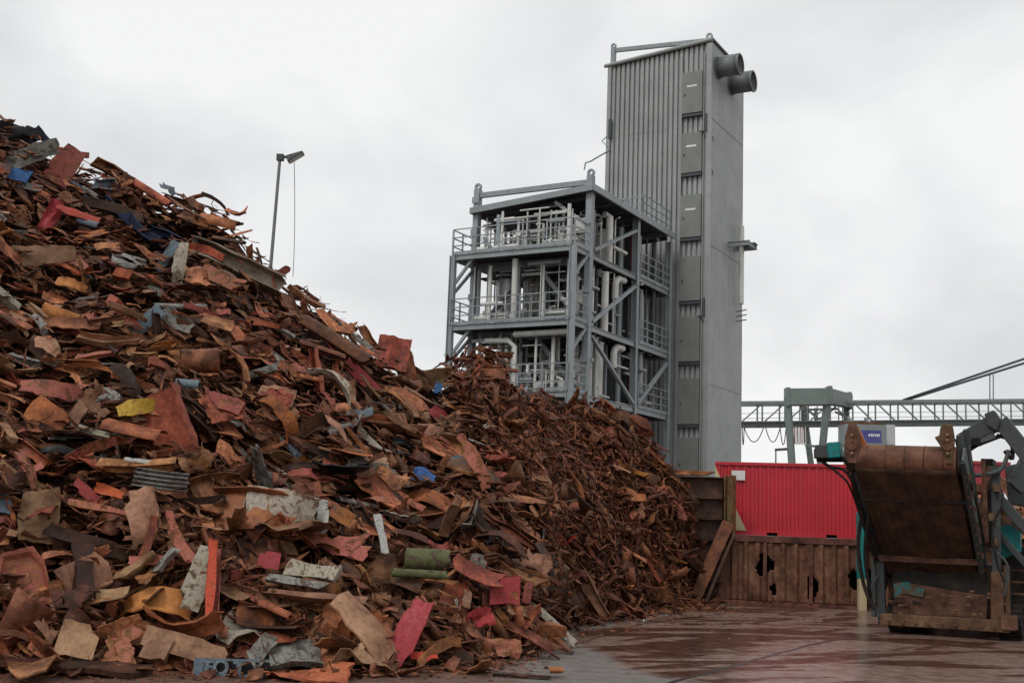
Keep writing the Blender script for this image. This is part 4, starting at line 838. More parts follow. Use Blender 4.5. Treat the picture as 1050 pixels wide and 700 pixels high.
# ------------------------------------------------------------ bunker wall of stacked girders
def frame_at(o, d):
    """local frame: x along d (horizontal), y away to the back, z up"""
    d = Vector(d).normalized(); return lambda x, y, z: Vector(o) + d * x + Vector((-d.y, d.x, 0)) * y + Vector((0, 0, z))
def yawm(d): return Matrix.Rotation(atan2(d[1], d[0]), 3, 'Z')
WD = Vector((6.0, -1.55, 0)).normalized()          # direction of container and wall, left to right
WP = P(741, 614, 41.2); WP.z = 0
Wl = frame_at(WP, WD)
def bunker():
    top = P(735, 488, 41.2).z; e = empty('girder_wall', (WP.x, WP.y, 0), 'tall bunker wall of stacked rusty girders standing right of the scrap heap', 'wall')
    def L(x, y, z): return Wl(x, y, z) - Vector((WP.x, WP.y, 0))
    n = 6; hh = (top - .02) / n
    for i in range(n):
        z = hh * (i + .5); k = MB(); k.ibeam(L(-3.4, .24, z), L(-.05, .24, z), .60, hh - .012, .035); k.build('girder', M['beamwall'], e)
    k = MB(); k.box(L(-1.7, .56, top/2), (3.4, .06, top), yawm(WD)); k.build('back_plate', M['dark'], e)
    k = MB(); k.ibeam(L(.22, .1, 2.2), L(.22, .1, top + .05), .42, .30, .04); k.build('end_post', M['post'], e, bevel=.01)
    k = MB(); k.ibeam(L(-.95, -.75, .02), L(.17, -.10, 2.75), .40, .30, .03, up=(0, -1, .2)); k.build('brace', M['brace'], e, bevel=.01)
    k = MB(); k.bar(L(-.55, -.60, .02), L(.35, -.05, 2.35), .10, .22, up=(0, -1, .2)); k.build('brace', M['beamwall'], e)
    k = MB(); k.poly([L(-3.4, -.05, top), L(-.6, -.05, top + .03), L(-.3, -.05, top + .16), L(-1.9, -.05, top + .2), L(-3.4, -.05, top + .28)], WD.cross(Vector((0, 0, 1))) * -.4); k.build('cap_plate', M['brown'], e)
bunker()
# ------------------------------------------------------------ rusted lower container used as a wall
def holed_panel(k, x0, x1, z0, z1, holes, L, y=0.0):
    """ribbed sheet with ragged holes, made as a fine grid with cells left out"""
    nx = int((x1 - x0) / .07); nz = 26; V = []; Fc = []; rs = np.random.default_rng(5)
    for i in range(nx + 1):
        x = x0 + (x1 - x0) * i / nx; ph = (x / .42) % 1; d = -.06 if ph < .42 else (.04 if ph < .92 else -.01)
        for j in range(nz + 1):
            z = z0 + (z1 - z0) * j / nz; b = .03 * sin(x * 2.1 + z * 3) * (1 - j / nz) + rs.normal(0, .006); V.append(L(x + rs.normal(0, .006), y + d + b, z + rs.normal(0, .006)))
    for i in range(nx):
        for j in range(nz):
            x = x0 + (x1-x0)*(i+.5)/nx; z = z0 + (z1-z0)*(j+.5)/nz
            if any(((x-hx)/rx)**2 + ((z-hz_)/rz)**2 < 1 + .35*sin(7*x + 9*z + hx) for hx, hz_, rx, rz in holes): continue
            a = i*(nz+1)+j; Fc.append((a, a+nz+1, a+nz+2, a+1))
    k.add(V, Fc)
def lowwall(x0, x1, h, name, label, holes, mat='panel', back=2.4):
    o = Wl(x0, .3, 0); e = empty(name, (o.x, o.y, 0), label, 'wall'); R0 = Vector((o.x, o.y, 0))
    def L(x, y, z): return Wl(x0 + x, .3 + y, z) - R0
    wd = x1 - x0
    k = MB(); holed_panel(k, .1, wd - .1, .12, h - .22, holes, L); ob = k.build('ribbed_panel', M[mat], e, 40)
    sm = ob.modifiers.new('thickness', 'SOLIDIFY'); sm.thickness = .012; sm.offset = 1
    k = MB(); k.box(L(wd/2, 0, h - .11), (wd, .18, .20), yawm(WD)); k.build('top_rail', M[mat], e, bevel=.01)
    k = MB(); k.box(L(wd/2, .01, .06), (wd, .16, .13), yawm(WD)); k.build('bottom_rail', M[mat], e, bevel=.01)
    for x in (.08, wd - .08):
        k = MB(); k.box(L(x, .01, h/2), (.18, .2, h - .03), yawm(WD)); k.build('corner_post', M[mat], e, bevel=.01)
    for x in (wd * .25, wd * .50, wd * .86):
        k = MB(); k.bar(L(x, -.085, .13), L(x + .02, -.085, h - .22), .12, .05, up=WD.cross(Vector((0, 0, 1)))); k.build('rib', M[mat], e)
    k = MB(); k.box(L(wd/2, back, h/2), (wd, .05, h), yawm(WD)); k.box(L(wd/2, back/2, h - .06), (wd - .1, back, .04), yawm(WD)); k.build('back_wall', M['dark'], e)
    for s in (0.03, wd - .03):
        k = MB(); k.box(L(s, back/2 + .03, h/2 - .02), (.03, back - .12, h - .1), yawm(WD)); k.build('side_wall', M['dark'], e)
    return e
HT = P(800, 550, 41).z
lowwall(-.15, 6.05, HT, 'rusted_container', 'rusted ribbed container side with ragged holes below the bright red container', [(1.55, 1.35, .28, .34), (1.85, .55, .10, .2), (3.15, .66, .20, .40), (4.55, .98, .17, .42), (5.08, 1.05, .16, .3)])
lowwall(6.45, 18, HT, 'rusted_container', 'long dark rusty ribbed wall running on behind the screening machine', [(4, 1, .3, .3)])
# ------------------------------------------------------------ red containers
def container(name, O, d, Lc, z0, h, mat, label, cat='container', tri=True, patch=True, pockets=True):
    Lf = frame_at(O, d); e = empty(name, (O.x, O.y, z0), label, cat); R0 = Vector((O.x, O.y, 0)); Y = yawm(d)
    def L(x, y, z): return Lf(x, y, z) - R0
    k = MB(); V = []; n = int(Lc / .14); D_ = .035
    pts = []
    for i in range(int((Lc - .3) / .28)):
        x = .15 + i * .28; pts += [(x, 0), (x + .10, 0), (x + .14, D_), (x + .24, D_)]
    pts.append((Lc - .15, 0)); m = len(pts)
    V = [L(x, y, zz) for zz in (.15, h - .12) for x, y in pts] + [L(x, y + .012, zz) for zz in (.15, h - .12) for x, y in pts]
    Fc = [(i, i+1, m+i+1, m+i) for i in range(m-1)] + [(2*m+i+1, 2*m+i, 3*m+i, 3*m+i+1) for i in range(m-1)]
    k.add(V, Fc); k.build('side_panel', M[mat], e)
    for y in (0, 2.40):
        k = MB(); k.box(L(Lc/2, y, h - .06), (Lc - .34, .10, .12), Y); k.build('top_rail', M[mat], e, bevel=.008)
        # bottom rail with fork pockets left open
        k = MB(); segs = [(.17, Lc/2 - 1.2), (Lc/2 - .84, Lc/2 + .84), (Lc/2 + 1.2, Lc - .17)] if pockets else [(.17, Lc - .17)]
        for a, b in segs: k.box(L((a+b)/2, y, .075), (b - a, .10, .15), Y)
        if pockets:
            for a, b in ((Lc/2 - 1.2, Lc/2 - .84), (Lc/2 + .84, Lc/2 + 1.2)): k.box(L((a+b)/2, y + .002, .135), (b - a, .09, .03), Y)
        k.build('bottom_rail', M[mat], e)
    for x in (.085, Lc - .085):
        for y in (0, 2.40):
            k = MB(); k.box(L(x, y, h/2), (.17, .15, h - .24), Y); cp = k.build('corner_post', M[mat], e, bevel=.008)
            for z in (.06, h - .06):
                k = MB(); k.box(L(x, y, z), (.19, .19, .118), Y); k.build('corner_casting', M[mat], cp, bevel=.012)
    for x in (.04, Lc - .04):
        k = MB(); k.box(L(x, 1.2, h/2), (.04, 2.24, h - .2), Y); k.build('end_panel', M[mat], e)
    k = MB(); k.box(L(Lc/2, 1.2, h - .03), (Lc - .2, 2.28, .03), Y); k.build('roof', M[mat], e)
    k = MB(); k.box(L(Lc/2, 2.40, h/2), (Lc - .3, .03, h - .2), Y); k.build('rear_panel', M[mat], e)
    k = MB(); k.box(L(Lc/2, 1.2, .12), (Lc - .3, 2.2, .04), Y); k.build('floor', M['dark'], e)
    k = MB(); k.box(L(Lc/2, .30, .07), (Lc - .4, .05, .13), Y); k.build('pocket_shade', M['rubber'], e)  # dark strip added behind the fork pockets to stand for their shade
    if tri:   # cream triangle painted on the lower left corner, laid on the ribs as a plate
        k = MB(); k.poly([L(-.015, -.085, .16), L(1.12, -.085, .16), L(-.015, -.085, h - .16)], L(0, -.004, 0) - L(0, 0, 0)); k.build('cream_triangle', M['cream'], e)
    if patch:
        k = MB(); k.box(L(.82, -.075, h - .48), (.48, .01, .34), Y); k.build('placard', M['signwhite'], e)
    return e
CO = P(733, 548, 42.6); CO.z = 0
container('shipping_container', CO, WD, 6.06, HT + .01, 2.59, 'red_container', 'bright red ribbed container stacked on the rusted container, white placard at its corner')
C2 = P(907, 548, 45.5); C2.z = 0
Z2 = P(1000, 472.5, 45.5).z
container('shipping_container', C2, (1, -.02, 0), 4.85, Z2 - 1.2, 1.2, 'red_container2', 'faded red container top seen beyond the screening machine', tri=False, patch=False, pockets=False)
k = MB(); k.box((C2.x + 2.4, C2.y + 1.2, (Z2 - 1.2)/2), (4.6, 2.2, Z2 - 1.21)); tag(k.build('container_stack', M['panel']), 'rusty block of stacked containers carrying the faded red container', 'container')
# ------------------------------------------------------------ teal post
def tealpost():
    b = G(884, 626); e = empty('marker_post', b, 'narrow teal post with a cream lower half left of the screening machine', 'post'); s = b.y / F; w = 7.5 * s
    k = MB(); k.box((0, 0, 16 * s), (w, w, 32 * s)); k.build('lower_post', M['cream'], e, bevel=.01)
    k = MB(); k.box((0, 0, 65 * s), (w * 1.1, w * 1.1, 66 * s)); k.build('upper_post', M['teal'], e, bevel=.01)
tealpost()
# ------------------------------------------------------------ lamp poles
def lamp_pole():
    t = P(287, 163, 62); b = Vector((t.x - .35, t.y, 0)); e = empty('lamp_pole', b, 'grey floodlight pole rising behind the scrap heap', 'lamp')
    k = MB(); k.tube([(0, 0, 0), t - b], [.12, .085], 12); k.build('pole', M['lamp'], e, 40)
    tp = t - b; k = MB(); k.bar(tp + Vector((-.12, 0, .1)), tp + Vector((.9, -.1, .1)), .12); k.box(tp + Vector((.02, 0, .08)), (.38, .3, .34)); k.build('bracket', M['steeldark'], e)
    Rm = Matrix.Rotation(radians(-28), 3, 'Y'); k = MB()
    c = tp + Vector((.82, -.1, .12)); k.add([c + Rm @ Vector(v) for v in ((-.45, -.3, -.16), (.55, -.34, -.05), (.55, .34, -.05), (-.45, .3, -.16), (-.4, -.22, .22), (.5, -.3, .05), (.5, .3, .05), (-.4, .22, .22))], [(3, 2, 1, 0), (4, 5, 6, 7), (0, 1, 5, 4), (1, 2, 6, 5), (2, 3, 7, 6), (3, 0, 4, 7)])
    hd = k.build('floodlight', M['steeldark'], e, bevel=.03)
    k = MB(); k.add([c + Rm @ Vector(v) for v in ((-.38, -.24, -.175), (.48, -.28, -.075), (.48, .28, -.075), (-.38, .24, -.175), (-.38, -.24, -.185), (.48, -.28, -.085), (.48, .28, -.085), (-.38, .24, -.185))], [(0, 1, 2, 3), (7, 6, 5, 4), (0, 4, 5, 1), (1, 5, 6, 2), (2, 6, 7, 3), (3, 7, 4, 0)]); k.build('lens', M['pipe'], hd)
    k = MB(); pts = [c + Vector((.0, 0, -.3)) + Vector((.34 * sin(t_ * 1.5) , 0, -6.4 * t_)) for t_ in np.linspace(0, 1, 9)]; k.tube(pts, .018, 5); k.build('cable', M['cable'], e)
lamp_pole()
def small_lamp():
    t = P(795.5, 461, 95); b = Vector((t.x, t.y, 0)); e = empty('lamp_pole', b, 'tiny distant lamp pole seen above the red container', 'lamp')
    k = MB(); k.tube([(0, 0, 0), t - b], [.1, .06], 8); k.build('pole', M['lamp'], e, 40); k = MB(); k.bar(t - b + Vector((-.05, 0, 0)), t - b + Vector((.95, 0, .1)), .34, .2); k.build('lamp_head', M['steeldark'], e)
small_lamp()
# ------------------------------------------------------------ process plant: frame, decks, pipework
azL = ray(-1600, 455); azL = Vector((azL.x, azL.y, 0)).normalized(); U_ = azL; V_ = Vector((-azL.y, azL.x, 0)); V_ = V_ if V_.y > 0 else -V_
C0 = P(588, 250, 46); C0.z = 0
def S(s, t, z): return U_ * s + V_ * t + Vector((0, 0, z))
def zat(px, py, s, t):
    """height at which the vertical line over (s, t) crosses the pixel row py"""
    p = C0 + S(s, t, 0); lo, hi = -5, 60
    for _ in range(50):
        m_ = (lo + hi) / 2
        if proj(p + Vector((0, 0, m_)))[1] > py: lo = m_
        else: hi = m_
    return lo
def s_for(px, z, t):
    lo, hi = -8, 12
    for _ in range(50):
        m_ = (lo + hi) / 2
        if proj(C0 + S(m_, t, z))[0] > px: lo = m_
        else: hi = m_
    return lo
def t_for(px, z, s):
    lo, hi = -5, 30
    for _ in range(50):
        m_ = (lo + hi) / 2
        if proj(C0 + S(s, m_, z))[0] < px: lo = m_
        else: hi = m_
    return lo
zA, zB = zat(588, 250, 0, 0), zat(588, 326, 0, 0); zC = zat(588, 400, 0, 0); DZ = (zA - zB + zB - zC) / 2; zD = zC - DZ; LV = [zA, zB, zC, zD]
wF = s_for(465, zA, 0); tPost = t_for(604, 12, 0); tMid = t_for(652, 12, 0); tEnd = t_for(685, 12, 0); zR = zat(604, 196, 0, tPost); zLug = zat(604, 180, 0, tPost)
print('plant', LV, wF, tPost, tMid, tEnd, zR, zLug)
def plant():
    e = empty('process_plant', C0, 'open grey steel process plant with decks, railings and pale pipes left of the tower', 'plant'); st = M['steel']
    def ib(name, a, b, w=.2, h=.3, mat=st, up=(0, 0, 1)):
        k = MB(); k.ibeam(a, b, w, h, .022, up); return k.build(name, mat, e)
    def bb(name, a, b, w=.12, h=None, mat=st):
        k = MB(); k.bar(a, b, w, h); return k.build(name, mat, e)
    tF = tPost; i_ = .25
    # columns: balcony front pair, four module posts, rear pair
    for s in (0, wF): ib('column', S(s, 0, 0), S(s, 0, zA - .02),   .21, .25)
    for s in (.05, wF - .15):
        k = MB(); k.box(S(s, tF, zLug/2), (.26, .30, zLug), Matrix((U_, V_, Vector((0, 0, 1)))).transposed()); po = k.build('main_post', st, e)
        k = MB(); k.ring(S(s, tF, zLug + .12), V_, .17, .075, .10, 18); k.build('lifting_eye', st, po, 40)
        for z in np.arange(zC, zLug - .5, 1.45):
            k = MB(); k.box(S(s, tF - .2, z), (.34, .03, .28), Matrix((U_, V_, Vector((0, 0, 1)))).transposed()); k.build('splice_plate', st, po)
    for s in (.05, wF - .15): ib('column', S(s, tMid, 0), S(s, tMid, zR + .1),   .25, .28)
    for s in (0, wF): ib('column', S(s, tEnd, 0), S(s, tEnd, zR - .2), .22, .24)
    # lifting beam and roof
    bb('lifting_beam', S(.2, tF, zLug - .28), S(wF - .3, tF, zLug - .28), .16, .22)
    k = MB(); k.poly([S(-.2, tF - .35, zR + .10), S(-.2, tEnd, zR + .10), S(wF, tEnd, zR - .32), S(wF, tF - .35, zR - .32)], (0, 0, .06)); k.build('roof_sheet', M['steeldark'], e)
    bb('roof_edge', S(-.22, tF - .35, zR + .06), S(wF, tF - .35, zR - .36), .10, .26); bb('roof_edge', S(-.24, tF - .3, zR + .06), S(-.24, tEnd, zR + .06), .10, .28)
    bb('roof_edge', S(wF + .02, tF - .3, zR - .36), S(wF + .02, tEnd, zR - .36), .10, .2)
    for t in np.linspace(tF + .4, tEnd - .3, 7): bb('roof_purlin', S(0, t, zR - .10), S(wF - .1, t, zR - .50), .10, .16, M['steeldark'])
    # decks with edge beams
    for z in LV[:3]:
        k = MB(); k.poly([S(.12, .12, z - .04), S(.12, tEnd - .1, z - .04), S(wF - .12, tEnd - .1, z - .04), S(wF - .12, .12, z - .04)], (0, 0, .04)); k.build('deck_plate', M['deck'], e)
        ib('edge_beam', S(.14, 0, z - .14), S(wF - .14, 0, z - .12), .12, .24); ib('edge_beam', S(0, .14, z - .14), S(0, tEnd - .12, z - .12), .12, .24)
        ib('edge_beam', S(wF, .14, z - .14), S(wF, tEnd - .12, z - .12), .12, .24); ib('edge_beam', S(.12, tEnd, z - .14), S(wF - .12, tEnd, z - .14), .14, .28)
        ib('edge_beam', S(.22, tF, z - .30), S(wF - .32, tF, z - .30), .18, .34, M['steel'])
        for t in np.linspace(tF + .9, tEnd - .8, 8): bb('floor_joist', S(.1, t, z - .17), S(wF - .1, t, z - .17), .09, .22, M['steeldark'])
    # railings: three runs per deck, posts and rails as pieces
    def railing(a, b, z, n):
        k = MB(); d = (b - a)
        for h in (.38, .74, 1.10): k.bar(a + Vector((0, 0, z + h)), b + Vector((0, 0, z + h)), .042)
        k.bar(a + Vector((0, 0, z + .07)), b + Vector((0, 0, z + .07)), .02, .12); r = k.build('railing', st, e)
        for i in range(n + 1):
            k = MB(); q = a + d * (i / n); k.bar(q + Vector((0, 0, z)), q + Vector((0, 0, z + 1.10)), .055); k.build('railing_post', st, r)
    for z in LV[:3]:
        railing(S(.08, -.05, 0), S(wF, -.05, 0), z, 5)
        railing(S(wF + .05, 0, 0), S(wF + .05, tF, 0), z, 2); railing(S(-.05, tMid + .3, 0), S(-.05, tEnd, 0), z, 4)
        railing(S(-.05, 0, 0), S(-.05, tF - .2, 0), z, 1)
    railing(S(.0, tMid + .6, 0), S(.0, tEnd, 0), zR + .2, 3); railing(S(.0, tMid + .6, 0), S(wF * .8, tMid + .6, 0), zR + .1, 5)
    # bracing
    def fz(i): return LV[i] if i >= 0 else zR
    for i in range(3):
        zt, zb = LV[i] - .3, LV[i+1]; mid = wF * .44
        bb('brace', S(mid, tF, zt), S(.35, tF, zb + .15), .17, .17); bb('brace', S(mid, tF, zt), S(wF - .5, tF, zb + .15), .15, .15, M['steeldark'])
        bb('knee_brace', S(wF, .1, zt - 1.0), S(wF - .9, .12, zt + .1), .10, .12); bb('knee_brace', S(wF, .15, zb + 1.4), S(wF - .15, tF, zt + .05), .10, .12)
        bb('knee_brace', S(0, .15, zt - .9), S(0, tF - .25, zt + .1), .10, .12)
    bb('brace', S(-.02, tF + .3, zA + .15), S(-.02, tMid - .2, zR - .6), .145, .13); bb('brace', S(-.02, tF + .3, zB + .15), S(-.02, tMid - .2, zA - .55), .145, .13)
    bb('brace', S(-.02, tF + .3, zB - .45), S(-.02, tMid - .2, zC + .15), .145, .13); bb('brace', S(-.02, tMid + .3, zC + .15), S(-.02, tEnd - .2, zB - .5), .15, .14)
    bb('brace', S(-.02, tF + .3, zC - .45), S(-.02, tMid - .2, zD + .15), .145, .13)
    bb('roof_brace', S(.25, tF, zR - 1.35), S(1.7, tF, zR - .30), .15, .14)
    # vessels and pipes
    rs = np.random.default_rng(3); pm, al = M['pipe'], M['alu']
    def tube(name, pts, r, mat=pm, n=10):
        k = MB(); k.tube(pts, r, n); return k.build(name, mat, e, 40)
    def vessel(s, t, z0, z1, r, mat=pm):
        v = tube('vessel', [S(s, t, z0), S(s, t, z0 + r*.35), S(s, t, z1 - r*.35), S(s, t, z1)], [r*.55, r, r, r*.5], mat, 18)
        for z in np.linspace(z0 + r*.4, z1 - r*.4, 3):
            k = MB(); k.ring(S(s, t, z), (0, 0, 1), r + .035, r - .01, .07, 18); k.build('flange', mat, v, 40)
        return v
    vessel(wF - 1.35, tF + .9, zB + .35, zA - .35, .52, al); vessel(wF - 2.25, tF + 1.5, zB + .3, zA - .3, .34); vessel(wF - 1.5, tF + 1.6, zC + .2, zB - .5, .45, al)
    vessel(.8, tF + 1.6, zC + .1, zA - .5, .34); vessel(1.5, tF + 2.6, zC + .1, zB - .4, .42, al); vessel(.75, tF + 2.9, zA + .1, zR - .9, .33); vessel(.7, tF + 2.3, zD, zB - .3, .30)
    vessel(2.6, tF + 1.6, zC + .1, zB - .9, .36, al); vessel(3.6, tF + 1.3, zC + .1, zB - 1.2, .32, al)
    # the pale riser at the balcony front and cross pipe below deck
    s1 = s_for(526, zB + 1, .35); tube('riser_pipe', [S(s1, .45, zB), S(s1, .45, zA - .3)], .13, pm, 12)
    s2 = s_for(525, zC + 1, .35); tube('riser_pipe', [S(s2, .5, zC - 2), S(s2, .5, zB - .95), S(s2 + .3, .5, zB - .7), S(s2 + 1.4, .5, zB - .66)], .12, pm, 12)
    tube('cross_pipe', [S(s2 - .05, .35, zB - .48), S(.3, .35, zB - .48)], .13, pm, 12); tube('riser_pipe', [S(s2 + .55, .8, zC - 2), S(s2 + .55, .8, zB - .5)], .09); tube('riser_pipe', [S(s2 + .9, .8, zC - 2), S(s2 + .9, .8, zB - .5)], .09)
    for zz, n in ((zA, 16), (zB, 16), (zC, 20)):
        tube('header_pipe', [S(wF - .5, tF - .45, zz + .42), S(wF - 2.6, tF - .45, zz + .42)], .13)
        tube('header_pipe', [S(2.0, tF - .35, zz + .5), S(.4, tF - .35, zz + .5)], .09)
        for j in range(n):   # valve clusters
            s = rs.uniform(.3, 2.2) if rs.random() < .6 else rs.uniform(2.2, wF - .6); t = tF + rs.uniform(-.7, 1.1); h = rs.uniform(.35, 1.5); r = rs.uniform(.04, .11)
            v = tube('valve_pipe', [S(s, t, zz), S(s, t, zz + h), S(s + rs.uniform(-.4, .4), t + rs.uniform(-.2, .2), zz + h + .02)], r)
            k = MB(); k.box(S(s, t, zz + h * .6), (r*3.2, r*3.2, r*3.6)); k.build('valve_body', pm if rs.random() < .6 else M['steel'], v, bevel=.01)
            if rs.random() < .45: k = MB(); k.ring(S(s, t - .18, zz + h * .6), V_, .13, .10, .03, 12); k.build('hand_wheel', M['steel'], v)
    for j in range(60):   # vertical pipes on the side between front and rear posts
        t = rs.uniform(tF + .3, tEnd - .4); s = rs.uniform(.15, 1.7); r = rs.choice([.035, .05, .07, .11, .16], p=[.35, .27, .23, .12, .03]); z0 = rs.choice([zD, zC, zB, zA]); z1 = min(zR - .5, z0 + rs.choice([1, 2, 3]) * DZ - .4)
        mat = M['redpipe'] if (t > tMid and rs.random() < .3) else (pm if rs.random() < .5 else (M['steel'] if rs.random() < .6 else M['steeldark']))
        tube('riser_pipe', [S(s, t, z0), S(s, t, z1), S(s + rs.uniform(-.5, .8), t + rs.uniform(-.3, .3), z1 + .05)], float(r), mat, 10)
    for j in range(260):   # thin vertical and level runs inside the front bays
        s = rs.uniform(.3, wF - .5); t = tF + rs.uniform(-.9, 1.6); z0 = rs.choice([zC, zB, zA]); r = float(rs.choice([.025, .035, .055, .08])); top_ = z0 + (DZ - .35 if z0 < zA else 1.9)
        mat = pm if rs.random() < .62 else (M['steel'] if rs.random() < .5 else M['steeldark'])
        if rs.random() < .6: tube('riser_pipe', [S(s, t, z0), S(s, t, top_ if rs.random() < .7 else z0 + rs.uniform(.6, 1.8))], r, mat, 8)
        else: z = z0 + rs.uniform(.3, 2.0 if z0 == zA else 2.6); tube('branch_pipe', [S(s, t, z), S(max(.2, s - rs.uniform(.4, 1.8)), t, z)], r, mat, 8)
    for z in (zA, zB, zC):
        for t in (tMid - .6, tMid + .8):
            k = MB(); k.box(S(wF * .5, t, z + 1.15), (wF * .75, .12, 2.2 if z < zA else 1.6), Matrix((U_, V_, Vector((0, 0, 1)))).transposed()); k.build('shade_screen', M['steeldark'], e)  # dark sheets added to deepen the shade inside the bays
        for t in (tF + .5, tF + 1.4): k = MB(); k.bar(S(.2, t, z + (2.35 if z < zA else 1.7)), S(wF - .3, t, z + (2.35 if z < zA else 1.7)), .4, .10); k.build('cable_tray', M['steeldark'], e)
    for j in range(22):
        z = rs.uniform(zC, zR - 1.0); t = rs.uniform(tF + .3, tEnd - 1.2); s = rs.uniform(.15, .9); tube('branch_pipe', [S(s, t, z), S(s, t + rs.uniform(.5, 1.6), z)], float(rs.uniform(.03, .09)), pm if rs.random() < .7 else M['steel'])
    for i, z in enumerate((zA, zB, zC)):   # large elbow bends of the side facing the yard
        t = (tF + tMid) / 2 + .6; tube('elbow_pipe', [S(.2, t, z - 1.4), S(.2, t, z - .75), S(.2, t + .12, z - .55), S(.2, t + .3, z - .45), S(.2, t + .9, z - .43)], .15, pm, 12)
    for z in (zA + .25, zB + .25, zC + .25):
        k = MB(); k.box(S(.5, tF + .2, z + .95), (.5, .5, .55), Matrix((U_, V_, Vector((0, 0, 1)))).transposed()); k.build('equipment_box', pm, e, bevel=.02)
        k = MB(); k.box(S(wF * .6, tF + 2.4, z + .95), (1.8, .3, 1.9), Matrix((U_, V_, Vector((0, 0, 1)))).transposed()); k.build('shade_box', M['steeldark'], e)  # dark box added as interior shade, likewise the next one
        k = MB(); k.box(S(wF * .35, tMid, z + 1.1), (2.6, .3, 2.3), Matrix((U_, V_, Vector((0, 0, 1)))).transposed()); k.build('shade_box', M['steeldark'], e)
    # roof top instruments
    for s, t in ((.9, tMid + .9), (1.5, tMid + 1.1), (1.2, tMid + 1.8)):
        tube('vent_pipe', [S(s, t, zR), S(s, t, zR + 1.2), S(s + .4, t, zR + 1.25)], .07, M['steel'])
plant()
# ------------------------------------------------------------ cold box tower
tT = tEnd + .7
zTop = None
def tower():
    global zTop
    sR = s_for(728.5, 20, tT); sL = s_for(623.5, 20, tT); zTop = zat(729, 41, sR, tT); zTL = zat(624, 67, sL, tT); tB = t_for(761, 15, sR) ; O = C0 + S(sR, tT, 0); w = sL - sR; dpt = tB - tT
    print('tower', sR, sL, zTop, zTL, dpt)
    e = empty('cold_box_tower', (O.x, O.y, 0), 'tall windowless grey ribbed tower with a column of hatches and two round ducts', 'tower')
    R3 = Matrix((U_, V_, Vector((0, 0, 1)))).transposed()
    def T(s, t, z): return U_ * s + V_ * t + Vector((0, 0, z))
    def zt(s): return zTop + (zTL - zTop) * s / w
    # front cladding: trapezoid ribs
    n = 20; xs = []; hw = w - .18; x0 = .18; pitch = hw / n
    for i in range(n):
        a = x0 + i * pitch; xs += [(a, .0), (a + pitch*.56, .0), (a + pitch*.63, .12), (a + pitch*.93, .12)]
    xs.append((x0 + hw, 0)); m = len(xs)
    k = MB(); k.add([T(x, y, 0) for x, y in xs] + [T(x, y, zt(x) - .12) for x, y in xs], [(i + 1, i, m + i, m + i + 1) for i in range(m - 1)]); k.build('corrugated_cladding', M['clad'], e)
    # dark back sheet closes the shell behind the ribs; side, rear walls and roof
    k = MB(); k.poly([T(.02, .14, 0), T(w - .02, .14, 0), T(w - .02, .14, zt(w) - .1), T(.02, .14, zt(0) - .1)], V_ * .02); k.build('inner_sheet', M['clad'], e)
    ns = 16; ps = dpt / ns
    k = MB(); pr = []
    for i in range(ns): a = i * ps; pr += [(a + .02, 0), (a + ps - .03, 0), (a + ps - .018, .012)]
    m = len(pr); k.add([T(y * 1.0, t, 0) for t, y in pr] + [T(y, t, zTop - .05) for t, y in pr], [(i, i + 1, m + i + 1, m + i) for i in range(m - 1)]); k.build('side_cladding', M['cladside'], e)
    k = MB(); k.poly([T(0, dpt, 0), T(w, dpt, 0), T(w, dpt, zt(w) - .1), T(0, dpt, zt(0) - .1)], V_ * .03); k.build('rear_cladding', M['clad'], e)
    k = MB(); k.poly([T(w, .1, 0), T(w, dpt, 0), T(w, dpt, zt(w) - .1), T(w, .1, zt(w) - .1)], U_ * .03); k.build('far_cladding', M['clad'], e)
    k = MB(); k.poly([T(-.04, -.04, zTop), T(w + .06, -.04, zt(w)), T(w + .06, dpt + .05, zt(w)), T(-.04, dpt + .05, zTop)], (0, 0, .05)); k.build('roof', M['clad'], e)
    k = MB(); k.tube([T(-.05, -.10, zt(0) - .02), T(w + .30, -.10, zt(w) - .05)], .10, 10); k.build('gutter', M['clad'], e, 40)
    k = MB(); k.bar(T(-.05, 0, zTop + .03), T(-.05, dpt + .1, zTop + .03), .07, .12); k.build('verge_trim', M['steeldark'], e)
    k = MB(); k.box(T(.06, -.06, (zTop - .2)/2), (.24, .16, zTop - .2), R3); k.build('corner_post', M['cladside'], e, bevel=.01)
    k = MB(); k.box(T(w + .02, -.02, (zTL - .1)/2), (.20, .16, zTL - .1), R3); k.build('corner_post', M['clad'], e, bevel=.01)
    for s in (.34, 1.50): k = MB(); k.box(T(s, -.055, zTop/2 - .3), (.05, .10, zTop - .7), R3); k.build('trim_strip', M['clad'], e)
    for py in (132, 260, 400):   # sheet joints and their screws
        z = zat(660, py, sR + 2, tT); k = MB()
        for i in range(n): a_ = x0 + i * pitch; k.box(T(a_ + pitch*.28, -.006, z), (pitch*.56, .012, .03), R3)
        k.build('sheet_joint', M['clad'], e)
        k = MB(); k.box(T(-.016, dpt/2, z + .3), (.012, dpt - .1, .035), R3); k.build('sheet_joint', M['cladside'], e)
    k = MB()
    for z in np.arange(1.0, zTop - .5, .62): k.box(T(.06, -.15, z), (.035, .02, .035), R3); k.box(T(-.075, .10, z + .2), (.02, .035, .035), R3)
    k.build('cover_screws', M['steel'], e, kind='stuff')
    # lifting beam with eyes
    k = MB(); k.box(T(w - .12, .05, zt(w) + .5), (.22, .22, .9), R3); po = k.build('lifting_post', M['steel'], e); k = MB(); k.ring(T(w - .12, .05, zt(w) + 1.02), V_, .15, .07, .10, 16); k.build('lifting_eye', M['steel'], po, 40)
    k = MB(); k.ring(T(.12, .0, zTop + .20), V_, .17, .08, .10, 16); k.build('lifting_eye', M['steel'], e, 40)
    k = MB(); k.bar(T(.25, .05, zTop + .02), T(w - .2, .05, zt(w) + .78), .16, .20); k.build('lifting_beam', M['steel'], e)
